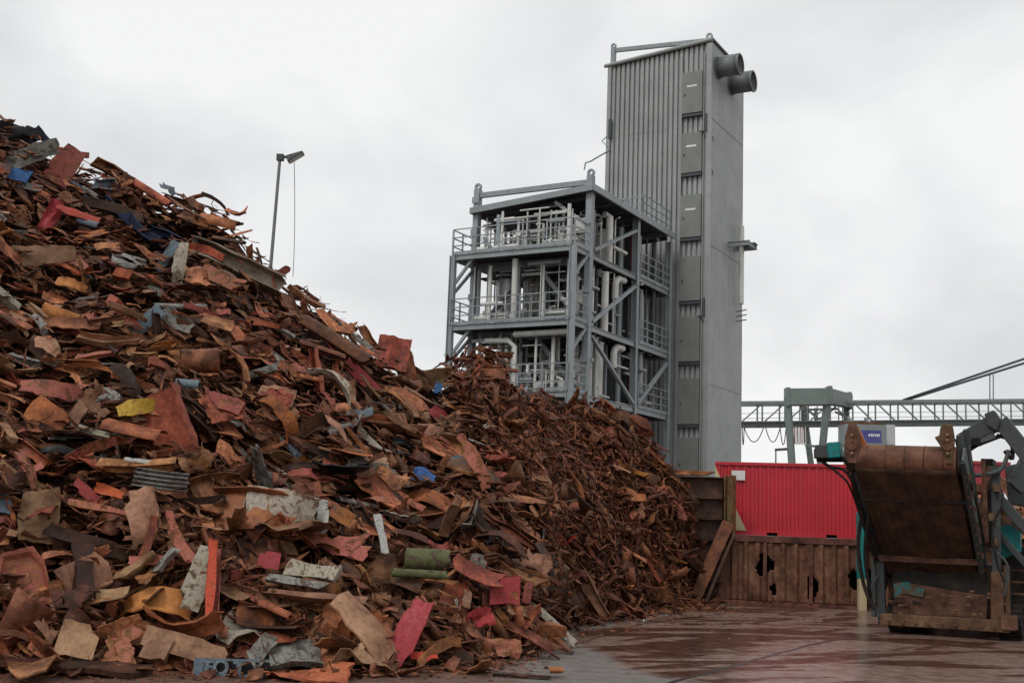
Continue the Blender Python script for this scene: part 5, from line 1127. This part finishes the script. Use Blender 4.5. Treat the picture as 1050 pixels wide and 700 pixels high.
    # hatches with a gap of ribs between them
    ys = [(75, 117), (137, 178), (200.5, 244), (263.5, 309), (325, 371), (388, 435), (449, 500), (514, 565)]
    for i, (a, b) in enumerate(ys):
        za, zb = zat(712, a, .9 + sR, tT) , zat(712, b, .9 + sR, tT); h = za - zb; zc = (za + zb)/2
        k = MB(); k.box(T(.92, -.11, zc), (1.06, .20, h), R3); ha = k.build('hatch', M['hatch'], e, bevel=.012)
        k = MB(); k.box(T(.92, -.09, zb - .09), (1.06, .16, .14), R3); k.build('hatch_shade', M['steeldark'], ha)  # shadow line below the hatch, made as a dark strip
        k = MB(); k.box(T(1.28, -.225, zc - .1), (.06, .03, .12), R3); k.build('handle', M['steeldark'], ha)
        if i < 3: k = MB(); k.box(T(.92, -.215, zc + .32), (.52, .008, .09), R3); k.build('name_plate', M['signwhite'], ha)
    # junction boxes at the corner
    for py in (123, 312):
        z = zat(724, py, sR, tT); k = MB(); k.box(T(.18, -.19, z - .15), (.08, .08, .9), R3); k.box(T(.33, -.19, z - .58), (.3, .08, .07), R3); k.build('corner_bracket', M['steeldark'], e)
    z = zat(626, 133, sL, tT); k = MB(); k.box(T(w - .12, -.14, z), (.16, .10, 1.0), R3); k.build('corner_bracket', M['steeldark'], e)
    z = zat(624, 155, sL, tT); k = MB(); k.tube([T(w - .1, -.1, z), T(w + .5, -.1, z - .25), T(w + .95, -.1, z - .45), T(w + 1.25, -.1, z - .5), T(w + 1.3, -.1, z - .85)], .04, 8); k.build('lamp_arm', M['steel'], e, 40)
    k = MB(); k.tube([T(w, -.1, z + .8), T(w + .35, -.1, z + .55), T(w, -.1, z + .2)], .03, 6); k.build('hook_bar', M['steel'], e)
    # ducts out of the side face
    for (px, py, tt) in ((737, 70, .85), (751, 87, 2.9)):
        z = zat(px, py, sR, tT + tt); r = .50; Ld = 1.15
        k = MB(); k.tube([T(.02, tt, z), T(-Ld, tt, z)], r, 28, cap=False); k.add([v for v in []], []); du = k.build('duct', M['duct'], e, 40); sm = du.modifiers.new('thickness', 'SOLIDIFY'); sm.thickness = .03; sm.offset = -1
        k = MB(); k.ring(T(-Ld, tt, z), U_, r + .05, r - .03, .10, 28); k.build('duct_rim', M['duct'], du, 40)
        k = MB(); k.ring(T(-.05, tt, z), U_, r + .05, r - .03, .10, 28); k.build('duct_rim', M['duct'], du, 40)
        k = MB(); k.tube([T(-.25, tt, z), T(-.27, tt, z)], r - .03, 28); k.build('duct_damper', M['black'], du)
        for a in (-.35, .35): k = MB(); k.bar(T(-Ld + .04, tt + a*.02, z + r + .06), T(-.2, tt, z + r + .06), .04, .05); k.build('duct_rail', M['steel'], du)
    # bracket platform and drain pipe on the side face
    tp = t_for(753, 14, sR) - tT; z1 = zat(752, 255, sR, tT + tp)
    for tt_, zz_ in ((tp - 1.0, z1), (tp + .15, z1)): k = MB(); k.ibeam(T(-.02, tt_, zz_), T(-1.1, tt_, zz_), .14, .24, .03); k.build('bracket_arm', M['steel'], e)
    k = MB(); k.ibeam(T(-1.0, tp - 1.08, z1 + .002), T(-1.0, tp + .23, z1 + .002), .12, .20, .03); k.build('bracket_tie', M['steel'], e)
    k = MB(); k.box(T(-.62, tp + .0, z1 + .16), (1.0, .5, .05), R3); k.build('bracket_plate', M['steeldark'], e)
    za, zb = zat(754, 215, sR, tT + tp), zat(754, 330, sR, tT + tp)
    k = MB(); k.tube([T(-.35, tp, zb + .9), T(-.35, tp, za - .9)], .14, 12); k.build('damper_pipe', M['pipe'], e, 40)
    k = MB(); k.tube([T(-.35, tp, zb), T(-.35, tp, za), T(.0, tp, za + .02)], .035, 8); k.build('vent_pipe', M['pipe'], e, 40)
    k = MB()
    for q in (0, .25, .5): k.bar(T(-.15, tp - .1, zb + q), T(-.60, tp + .1, zb + q + .1), .05)
    k.build('clamp', M['steeldark'], e)
    for py in (140, 175): 
        z = zat(733, py, sR, tT); k = MB(); k.box(T(-.03, .3, z), (.05, .1, .2), R3); k.build('side_fixing', M['steel'], e)
tower()
# ------------------------------------------------------------ distant gantry crane
def crane():
    D = 130.0; e = empty('gantry_crane', (P(828, 500, D).x, D, 0), 'distant green grey gantry crane with a long horizontal truss bridge', 'crane'); B0 = Vector((e.location.x, D, 0))
    def Q(px, py, y=0): return P(px, py, D + y) - B0
    # bridge girder: front and back truss faces joined by cross members; horizontal in the world
    zb = P(762, 435.5, D).z; zt_ = P(762, 414, D).z; xl, xr = P(735, 440, D).x, P(1130, 440, D).x; tr = M['truss']; dp = 2.6
    def Bt(x, y, z): return Vector((x, y, z)) - Vector((B0.x, D, 0))
    slope = (P(1048, 433, D).z - zb) / (P(1048, 433, D).x - P(762, 433, D).x)
    def zz(x, z): return z + slope * (x - xl)
    for y in (0, dp):
        for z, h in ((zb, .55), (zt_, .34)):
            k = MB(); k.bar(Bt(xl, D + y, zz(xl, z)), Bt(xr, D + y, zz(xr, z)), .32, h); k.build('chord', tr, e)
        n = 17; st = (xr - xl) / n
        for i in range(n + 1):
            x = xl + i * st; k = MB(); k.bar(Bt(x, D + y, zz(x, zb)), Bt(x, D + y, zz(x, zt_)), .14, .16); k.build('truss_post', tr, e)
            if i < n and y == 0:
                a, b = (zb, zt_) if i < 5 else (zt_, zb); k = MB(); k.bar(Bt(x, D + y, zz(x, a)), Bt(x + st, D + y, zz(x, b)), .13, .15); k.build('truss_diagonal', tr, e)
    for i in range(18):
        x = xl + i * (xr - xl) / 17
        for z in (zb, zt_): k = MB(); k.bar(Bt(x, D, zz(x, z)), Bt(x, D + dp, zz(x, z)), .14); k.build('cross_member', tr, e)
    for h in (.55, 1.1):
        k = MB(); k.bar(Bt(xl, D - .5, zz(xl, zb) + h), Bt(xr, D - .5, zz(xr, zb) + h), .05); k.build('walkway_rail', tr, e)
    k = MB(); k.bar(Bt(xl, D - .45, zz(xl, zb) + .15), Bt(xr, D - .45, zz(xr, zb) + .15), .5, .06); k.build('walkway', tr, e)
    # stays
    for dy in (0, 6):
        k = MB(); k.bar(Q(926, 410 + dy * .2), Q(1110, 347.5 + dy), .22, .26); k.build('stay', M['steeldark'], e)
    for dx in (0, 3.5): k = MB(); k.bar(Q(1015 + dx, 412), Q(1015 + dx, 384), .12); k.build('stay_hanger', tr, e)
    # portal
    cg = M['crane']
    def box4(a, b, w, h, nm='portal_beam', mat=cg): k = MB(); k.bar(a, b, w, h); return k.build(nm, mat, e, bevel=.04)
    box4(Q(806, 407, -7), Q(850, 406.5, -7), 1.1, 1.75); box4(Q(849, 406, -7), Q(870, 411, 3), 1.0, 1.6); box4(Q(808, 410, 3), Q(869, 411, 3), 1.0, .9)
    for p, q, w in (((807.5, 407, -7), (817.5, 560, -7), .66), ((848, 412, -7), (833, 560, -5), .66), ((823, 412, 3), (843, 560, 3), .58), ((868, 412, 3), (868, 560, 3), .58)):
        a, b = Q(*p), Q(*q); f = (a.z + 0) / (a.z - b.z); g = a + (b - a) * f; k = MB(); k.bar(a, g, w, w); k.build('leg', cg, e, bevel=.04)
    for p, q in (((806.5, 407, -7), (808, 407, -7)), ((849, 405.5, -7), (851, 405.5, -7)), ((869, 411, 3), (871, 411, 3))):
        k = MB(); k.bar(Q(*p) - Vector((.15, 0, 0)), Q(*q) + Vector((.15, 0, 0)), 1.3, 2.0); k.build('joint_block', cg, e, bevel=.1)
    for a, b in (((826, 418, 2), (840, 430, 2)), ((840, 430, 2), (856, 418, 2)), ((822, 420, 2), (858, 419, 2)), ((836, 418, 1), (836, 432, 1)), ((856, 422, 0), (870, 428, 0)), ((840, 458, -4), (826, 456, 0)), ((843, 456, -5), (866, 455, 2))):
        box4(Q(*a), Q(*b), .22, .25, 'brace', tr)
    # festoon cables and hanging striped hoses
    ks = [761, 783, 802]
    for x0, x1 in ((761, 763), (763, 783), (785, 800), (800, 806)):
        k = MB(); pts = []
        for t in np.linspace(0, 1, 11): pts.append(Q(x0 + (x1 - x0) * t, 438 + (15 if x1 - x0 > 10 else 18) * (1 - (2*t - 1)**2)))
        k.tube(pts, .055, 5); k.build('festoon_cable', M['cable'], e)
    for i in range(9):
        x = 813 + i * 1.6; k = MB(); k.tube([Q(x, 437.5, -.6), Q(x + .4, 456 - (i % 2), -.6)], .07, 5); k.build('hanging_hose', M['redpipe'] if i % 2 else M['pipe'], e)
    for x in (820, 829, 838, 860, 864): box4(Q(x, 416, 1), Q(x, 434, 1), .12, .12, 'cab_strut', tr)
crane()
def cabin():
    D = 118.0; c = P(884, 447, D); e = empty('crane_cabin', (c.x, c.y, c.z), 'grey box cabin with an indigo white lettered sign under the crane bridge', 'cabin'); s = D / F
    k = MB(); k.box((0, 0, 0), (42*s, 2.6, 22*s)); k.build('cabin_body', M['cabin'], e, bevel=.05)
    k = MB(); k.box((-.1, .1, 12.5*s), (38*s, 2.2, 3*s)); k.build('cabin_roof', M['mud'], e, bevel=.05)
    k = MB(); k.box((-2*s, -1.315, -1*s), (35*s, .03, 12.5*s)); sg = k.build('sign', M['purple'], e)
    w = MB()   # letters too small to read: short white strokes in two groups
    for x, l in ((-15, 2.0), (-12.4, 1.2), (-10.4, 1.6)): w.box((x*s, -1.34, 0), (l*s, .02, 3.6*s)); w.box(((x+.9)*s, -1.34, 1.2*s), (l*.8*s, .021, 1.0*s))
    for x in (3, 5.2, 7.0, 9.2, 11.2, 13): w.box((x*s, -1.34, .2*s), (1.1*s, .02, 2.6*s)); w.box(((x+.6)*s, -1.34, 1.0*s), (1.0*s, .021, .8*s))
    w.build('lettering', M['signwhite'], sg)
    k = MB(); k.bar((-8*s, .5, 13*s), (-8*s, 2, 20*s), .3); k.bar((10*s, .5, 13*s), (10*s, 2, 20*s), .3); k.build('hanger', M['truss'], e)
    c2 = P(908, 447, D + 3); k = MB(); k.box((0, 0, 0), (9*s, 3.5, 21*s)); o = k.build('side_cabin', M['alu'], bevel=.05); o.location = c2; tag(o, 'pale grey box joined at the right of the cabin with the indigo sign', 'cabin')
cabin()
# ------------------------------------------------------------ tracked screening machine
def machine():
    o = G(967, 655); o.z = 0
    hx = Vector((.88, -.475, 0)).normalized(); hy = Vector((.475, .88, 0)).normalized()      # width axis, rearward axis
    e = empty('screening_machine', o, 'muddy tracked screening machine with a steep brown conveyor belt facing the yard', 'machine')
    def K(x, y, z): return hx * x + hy * y + Vector((0, 0, z))
    R3 = Matrix((hx, hy, Vector((0, 0, 1)))).transposed(); gm = M['machine']
    def onpl(px, py, y):
        """point of the machine's cross plane at local depth y seen at a pixel"""
        d = ray(px, py); n = hy; A = o + hy * y; t = (A - CAMP).dot(n) / d.dot(n); return CAMP + d * t - o
    def part(nm, k, m, sharp=None, bev=.012, par=None): return k.build(nm, m, par or e, sharp, bevel=bev)
    def pxbar(nm, a, b, w, h, m, bev=.012, par=None): k = MB(); k.bar(onpl(*a), onpl(*b), w, h); return part(nm, k, m, None, bev, par)
    YT, YB = -1.2, 1.5        # head of the conveyor hangs forward, its foot sits back
    tl, tr_ = onpl(879, 470, YT), onpl(982, 473, YT); bl, br = onpl(911, 588, YB), onpl(1004, 592, YB)
    ax = (tr_ - tl).normalized(); r = .36
    # belt: cylinder at the head, and a sagging sheet down to the foot with cleat lines
    k = MB(); k.tube([tl, tr_], r, 28); part('head_drum', k, M['drum'], 40, 0)
    dn = (bl - tl).normalized(); nrm = ax.cross(dn).normalized()
    if nrm.y > 0: nrm = -nrm
    k = MB(); V = []; nx, ny = 64, 26; rs = np.random.default_rng(9)
    for j in range(ny + 1):
        t = j / ny
        for i in range(nx + 1):
            u = i / nx; p = (tl + (tr_ - tl) * u) * (1 - t) + (bl + (br - bl) * u) * t
            off = r * .98 * (1 - t) + .10 * t + .03 * sin(u * 9 + t * 2) * .5 + (.10 * sin(pi * u) + .012 * sin(u * 75 + sin(t * 7))) * sin(pi * t); V.append(p + nrm * off)
    k.add(V, [(j*(nx+1)+i, j*(nx+1)+i+1, (j+1)*(nx+1)+i+1, (j+1)*(nx+1)+i) for j in range(ny) for i in range(nx)]); bt = part('conveyor_belt', k, M['belt'], 60, 0); sm = bt.modifiers.new('thickness', 'SOLIDIFY'); sm.thickness = .02
    k = MB(); V = [v - nrm * (r * 1.7) for v in V]; k.add(V, [(j*(nx+1)+i, j*(nx+1)+i+1, (j+1)*(nx+1)+i+1, (j+1)*(nx+1)+i) for j in range(ny) for i in range(nx)]); part('conveyor_belt', k, M['belt'], 60, 0)
    for i in range(5):   # worn seams over the drum
        u = .12 + i * .19; k = MB(); c = tl + (tr_ - tl) * u; k.ring(c, ax, r + .005, r - .02, .018 + .01 * (i % 2), 28); part('belt_seam', k, M['belt'], 40, 0)
    for t in (.27, .80):   # cross members in front of the belt
        a = tl * (1 - t) + bl * t; b = tr_ * (1 - t) + br * t; k = MB(); k.bar(a + nrm * (.32 if t < .5 else .24) - ax * .1, b + nrm * (.32 if t < .5 else .24) + ax * .1, .10, .09 if t < .5 else .16); part('cross_member', k, M['rubber'] if t < .5 else M['mud'])
    # side frames
    for sgn, a, b in ((-1, tl, bl), (1, tr_, br)):
        oa, ob = a + ax * sgn * .17, b + ax * sgn * .13
        k = MB(); k.bar(oa - dn * .25, ob + dn * .4, .07, .50, up=nrm); fr = part('side_frame', k, gm)
        k = MB(); k.bar(oa + nrm * .27 - dn * .2, ob + nrm * .27 + dn * .3, .14, .05, up=nrm); part('frame_flange', k, M['armgrey'] if sgn > 0 else M['rubber'], None, .01, fr)
        for q in np.linspace(.1, .9, 7):
            c = oa + (ob - oa) * q + nrm * .12; k = MB(); k.bar(c, c + ax * sgn * .10, .10, .14); part('roller_bracket', k, M['mud'], None, .01, fr)
    k = MB(); k.tube([tl - ax * .1, tl - ax * .02], r * .96, 24); k.tube([tl - ax * .30, tl - ax * .1], .12, 14); part('drum_hub', k, M['rubber'], 40, 0)
    k = MB(); k.tube([tr_ + ax * .02, tr_ + ax * .1], r * .96, 24); part('drum_hub', k, M['rubber'], 40, 0)
    # brown muddy bearing brackets on both ends of the head
    for (x0, sg) in ((871, -1), (969, 1)):
        y = YT
        if sg < 0: pts = [(866, 462), (866, 448), (870, 434), (876, 433), (880, 444), (881, 457), (878, 475), (869, 474)]
        else: pts = [(958, 448), (963, 446), (964, 438), (968, 434), (976, 436), (978, 448), (977, 476), (970, 476), (966, 460)]
        k = MB(); k.poly([onpl(px, py, y - .38) for px, py in pts], hy * .22); br_ = part('bearing_bracket', k, M['mud'], None, .02)
        k = MB(); c = onpl(873 if sg < 0 else 971, 456, y - .42); k.tube([c, c + hy * .12], .14, 12); part('bearing_housing', k, M['drum'], 40, .01, br_)
        for dz in (-.2, .12, .25): k = MB(); k.tube([c + Vector((.02, 0, dz)), c + Vector((.02, 0, dz)) - hy * .06], .035, 6); part('bolt', k, M['tan'], None, 0, br_)
    k = MB(); k.poly([onpl(874, 440, YT - .1), onpl(879, 436, YT - .1), onpl(889, 457, YT - .1), onpl(882, 458, YT - .1)], hy * .16); part('guard_plate', k, M['orange'])
    # drive motor at left
    k = MB(); k.bar(onpl(837, 463, YT - .05), onpl(851, 463, YT - .05), .34, .34); mo = part('drive_motor', k, M['armgrey'], None, .03)
    k = MB(); k.bar(onpl(835.5, 465, YT - .05), onpl(838, 465, YT - .05), .26, .26); part('motor_cap', k, M['rubber'], None, .03, mo)
    k = MB(); k.bar(onpl(850, 462, YT - .05), onpl(863, 461, YT - .05), .42, .40); part('gearbox', k, M['teal'], None, .03)
    k = MB(); k.bar(onpl(838, 471, YT + .05), onpl(868, 471, YT + .05), .2, .12); part('motor_mount', k, M['rubber'])
    def hose(pts, r_=.035, m='rubber', y=YT):
        P3 = [onpl(px, py, y + (q[0] if q else 0)) for px, py, *q in pts]; out = []
        n = len(P3)
        for i in range(n - 1):
            p0, p1, p2, p3 = P3[max(0, i-1)], P3[i], P3[i+1], P3[min(n-1, i+2)]
            for t in np.linspace(0, 1, 6)[:-1]: out.append(.5 * ((2*p1) + (p2 - p0)*t + (2*p0 - 5*p1 + 4*p2 - p3)*t*t + (3*p1 - p0 - 3*p2 + p3)*t**3))
        out.append(P3[-1]); k = MB(); k.tube(out, r_, 8); part('hose', k, M[m], 60, 0)
    hose([(840, 470), (850, 478), (864, 481), (873, 492), (882, 514, .5), (893, 545, 1.2), (900, 575, 1.8)]); hose([(843, 472), (858, 484), (870, 496), (880, 522, .6), (895, 570, 1.4)], .03)
    hose([(884, 526, .8), (880, 560, 1.0), (886, 600, 1.4), (897, 625, 1.4)], .05); hose([(890, 530, .8), (887, 570, 1.0), (893, 612, 1.4)], .045); hose([(980, 450), (987, 475), (1000, 510, .8), (1010, 560, 1.8)], .035)
    hose([(900, 590, 2.0), (893, 608, 1.6), (901, 632, 1.5)], .04, 'armgrey')
    # legs and cross beam at the foot
    YF = .9
    pxbar('support_leg', (1021, 478, YF), (1022, 588, YF), .22, .20, M['armgrey']); pxbar('support_leg', (1023, 586, YF), (1023, 640, YF), .32, .30, M['mud'], .03)
    pxbar('support_leg', (902, 560, YF), (905, 640, YF), .20, .20, M['armgrey'], .03); pxbar('support_leg', (896, 555, YF + .3), (896, 632, YF + .3), .12, .12, gm)
    pxbar('cross_beam', (903, 634, YF - .05), (1036, 642, YF - .05), .34, .30, M['mud'], .03)
    k = MB(); k.box(onpl(1035, 638, YF - .1), (.36, .5, .36), R3); part('beam_end', k, M['mud'], None, .03)
    pxbar('tilted_panel', (917, 612, YF + .2), (1012, 628, YF + .2), .10, .85, M['mud'], .03)
    pxbar('tilted_panel', (912, 606, YF + .6), (1014, 586, YF + .6), .10, .80, M['mud'], .03)
    k = MB(); k.poly([onpl(*q, YF + .08) for q in ((916, 598), (930, 596), (949, 604), (946, 612), (928, 608), (917, 612))], hy * .03); part('teal_patch', k, M['tealdirt'], None, 0)
    for a, b in (((917, 617), (932, 620)), ((936, 616), (944, 618)), ((980, 632), (996, 634))): pxbar('dark_slot', (*a, YF + .1), (*b, YF + .1), .06, .05, M['rubber'], 0)
    k = MB(); V0 = onpl(905, 570, YF + 1.2); k.box(K(0, 3.0, 1.35), (2.9, 3.6, 1.0), R3); part('chassis', k, M['rubber'], None, .03)
    pxbar('foot_roller', (908, 590, YB + .2), (1006, 594, YB + .2), .26, .26, M['rubber'])
    rs2 = np.random.default_rng(4); k = MB()
    for i in range(60):
        q = onpl(rs2.uniform(905, 1034), rs2.uniform(606, 644), YF - .14 + rs2.uniform(0, .1)); s_ = rs2.uniform(.03, .11); n_ = 6
        ring = [q + hx * cos(2*pi*j/n_) * s_ * rs2.uniform(.7, 1.3) + Vector((0, 0, sin(2*pi*j/n_) * s_ * .6 * rs2.uniform(.6, 1.2))) for j in range(n_)]
        k.add(ring + [q - hy * s_ * .35], [(j, (j+1) % n_, n_) for j in range(n_)] + [tuple(range(n_ - 1, -1, -1))])
    k.build('mud_clods', M['mud'], e, kind='stuff')
    for i in range(9): k = MB(); c = onpl(912 + i * 13.5, 636.5 + i * .8, YF - .24); k.tube([c, c - hy * .05], .035, 6); part('bolt', k, M['drum'], None, 0)
    for t in np.linspace(.06, .94, 12):
        for sgn, A_, B_ in ((1, tr_, br), (-1, tl, bl)): c = A_ * (1 - t) + B_ * t + ax * sgn * .17 + nrm * .31; k = MB(); k.tube([c, c + nrm * .04], .03, 6); part('bolt', k, M['drum'], None, 0)
    # tracks
    for x in (-1.28, 1.45):
        prof = []
        for q in np.linspace(-pi/2, pi/2, 7): prof.append((5.2 + .42*cos(q), .43 + .42*sin(q)))
        for q in np.linspace(pi/2, 3*pi/2, 7): prof.append((1.55 + .42*cos(q), .43 + .42*sin(q)))
        k = MB(); k.poly([K(x - .25, y, z) for y, z in prof], hx * .5); tk = part('track', k, M['rubber'], None, .02)
        for (y0, z0), (y1, z1) in zip(prof, prof[1:] + prof[:1]):
            L_ = sqrt((y1-y0)**2 + (z1-z0)**2); m_ = max(1, int(L_ / .2))
            for q in range(m_):
                f = (q + .5)/m_; y, z = y0 + (y1-y0)*f, z0 + (z1-z0)*f; k = MB(); a = K(x - .28, y, z); b = K(x + .28, y, z); k.bar(a, b, .12, .07, up=K(0, (z1-z0)/max(L_, .01), -(y1-y0)/max(L_, .01))); part('track_shoe', k, M['rubber'], None, 0, tk)
    # hopper and side structure behind, right
    def box_px(nm, pts, y, th, m, bev=.02): k = MB(); k.poly([onpl(px, py, y) for px, py in pts], hy * th); return part(nm, k, M[m], None, bev)
    box_px('folded_arm', [(980, 446), (1016, 424), (1023, 432), (1022, 441), (985, 460), (981, 458)], .6, .45, 'armgrey', .03)
    box_px('folded_arm', [(1024, 432), (1032, 426), (1064, 466), (1064, 486), (1050, 476), (1022, 440)], .6, .45, 'armgrey', .03)
    box_px('arm_joint', [(1009, 424), (1019, 420), (1026, 430), (1022, 442), (1012, 436)], .5, .6, 'armgrey', .03)
    pxbar('arm_strut', (984, 458, .7), (1020, 446, .7), .16, .18, gm); pxbar('arm_strut', (986, 462, .8), (1028, 446, .8), .10, .10, M['rubber'], .01); pxbar('arm_strut', (983, 466, .8), (1001, 454, .8), .08, .2, M['rubber'], .01)
    k = MB(); k.box(onpl(1001, 453, .7), (.22, .25, .2), R3); part('arm_clamp', k, M['rubber'])
    hose([(1022, 446, 2.0), (1036, 452, 2.0), (1038, 470, 2.0), (1030, 462, 2.0)], .05); hose([(1035, 461, 1.9), (1027, 480, 1.9), (1012, 486, 1.9), (998, 487, 1.9)], .06, 'machine')
    pxbar('slanted_frame', (990, 440, .1), (1010, 580, 1.2), .10, .14, M['armgrey']); pxbar('slanted_frame', (983, 446, -.1), (1004, 560, 1.0), .08, .10, gm)
    pxbar('slanted_frame', (1016, 478, 1.0), (1002, 540, 1.0), .16, .14, M['mud'])
    pxbar('diagonal_beam', (1015, 500, 1.2), (1068, 560, 1.2), .2, .26, M['armgrey'], .03); pxbar('diagonal_beam', (1020, 542, 1.4), (1062, 590, 1.4), .16, .16, M['armgrey'], .03); pxbar('diagonal_beam', (1024, 528, 1.3), (1052, 548, 1.3), .05, .06, M['tan'], .01)
    box_px('teal_panel', [(1021, 558), (1026, 540), (1038, 534), (1046, 540), (1046, 566), (1030, 572)], 1.6, .5, 'teal'); box_px('teal_panel', [(969, 462), (973, 470), (976, 482), (971, 480)], -1.0, .1, 'teal')
    box_px('engine_cover', [(1030, 478), (1064, 470), (1064, 520), (1034, 516)], 2.4, 1.5, 'machine'); box_px('side_plate', [(1008, 470), (1018, 470), (1020, 560), (1010, 560)], 2.0, .8, 'rubber')
    box_px('lower_body', [(1024, 560), (1066, 560), (1066, 640), (1026, 640)], 2.2, 1.4, 'rubber')
    for i in range(5): pxbar('grille_bar', (1034, 584 + i*12, 1.9), (1068, 586 + i*12, 1.9), .05, .06, M['mud'], .01)
    pxbar('hydraulic_ram', (1008, 470, .4), (1012, 556, .8), .10, .10, M['mud']); pxbar('hydraulic_ram', (1032, 580, 1.0), (1034, 640, 1.0), .10, .12, M['mud'])
    pxbar('step_bracket', (990, 520, .2), (1000, 521, .2), .1, .12, M['armgrey']); pxbar('step_bracket', (997, 548, .5), (1008, 545, .5), .1, .14, M['mud'])
    pxbar('conveyor_side', (1040, 500, 1.8), (1056, 470, 2.2), .12, .5, gm)
    hose([(1027, 520, .9), (1018, 540, .9), (1022, 575, .9), (1032, 600, .9)], .03); hose([(1022, 566, .8), (1033, 580, .8), (1030, 610, .8)], .03, 'armgrey')
    for px, py in ((1020, 556), (1022, 500), (1017, 530), (1003, 500)): k = MB(); k.box(onpl(px, py, .7), (.14, .2, .2), R3); part('pipe_clamp', k, M['mud'], None, .01)
machine()
# scrap leaning on the far side of the machine, at the right edge
def right_heap():
    rs = np.random.default_rng(77)
    LAND.extend([(1016, 424, 'the folded grey arm'), (1038, 552, 'the teal machine cover'), (1005, 510, 'the slanted machine frame'), (1046, 480, 'the machine engine cover')])
    for i in range(34):
        px = rs.uniform(1012, 1075); py = rs.uniform(493, 560); p = P(px, py, rs.uniform(34.5, 36.5)); kd = pick(rs, {'bent plate': 3, 'torn sheet': 3, 'flat strip': 2, 'angle bar': 2}); mk = pick(rs, {'tan': 3, 'brown': 3, 'orange': 3, 'dark': 1}); i_ = int(rs.integers(len(SH[kd])))
        L = rs.uniform(.5, 1.1); o = link(NAME[kd], shape_mesh(kd, i_, mk)); o.matrix_world = Matrix.Translation(p) @ frame_mat(rs.normal(0, 1, 3), Vector((0, -.6, .8)) + Vector(rs.normal(0, .5, 3))).to_4x4() @ Matrix.Scale(L, 4)
        tag(o, label_for(kd, mk, px, py, L * 34), 'scrap metal', 'pieces of the small pile behind the screening machine')
    k = MB(); xs = np.linspace(12.6, 19, 14); ys = np.linspace(34, 40, 10); V = [(x, y, max(-.1, (4.0 - abs(y - 37) * 1.3 - max(0, 13.8 - x) * 2.4) + rs.normal(0, .15))) for y in ys for x in xs]
    k.add(V, [(j*14+i, j*14+i+1, (j+1)*14+i+1, (j+1)*14+i) for j in range(9) for i in range(13)]); tag(k.build('scrap_pile', M['stuffL'], kind='stuff'), 'small rusty scrap pile beyond the screening machine at the right edge', 'scrap')
right_heap()
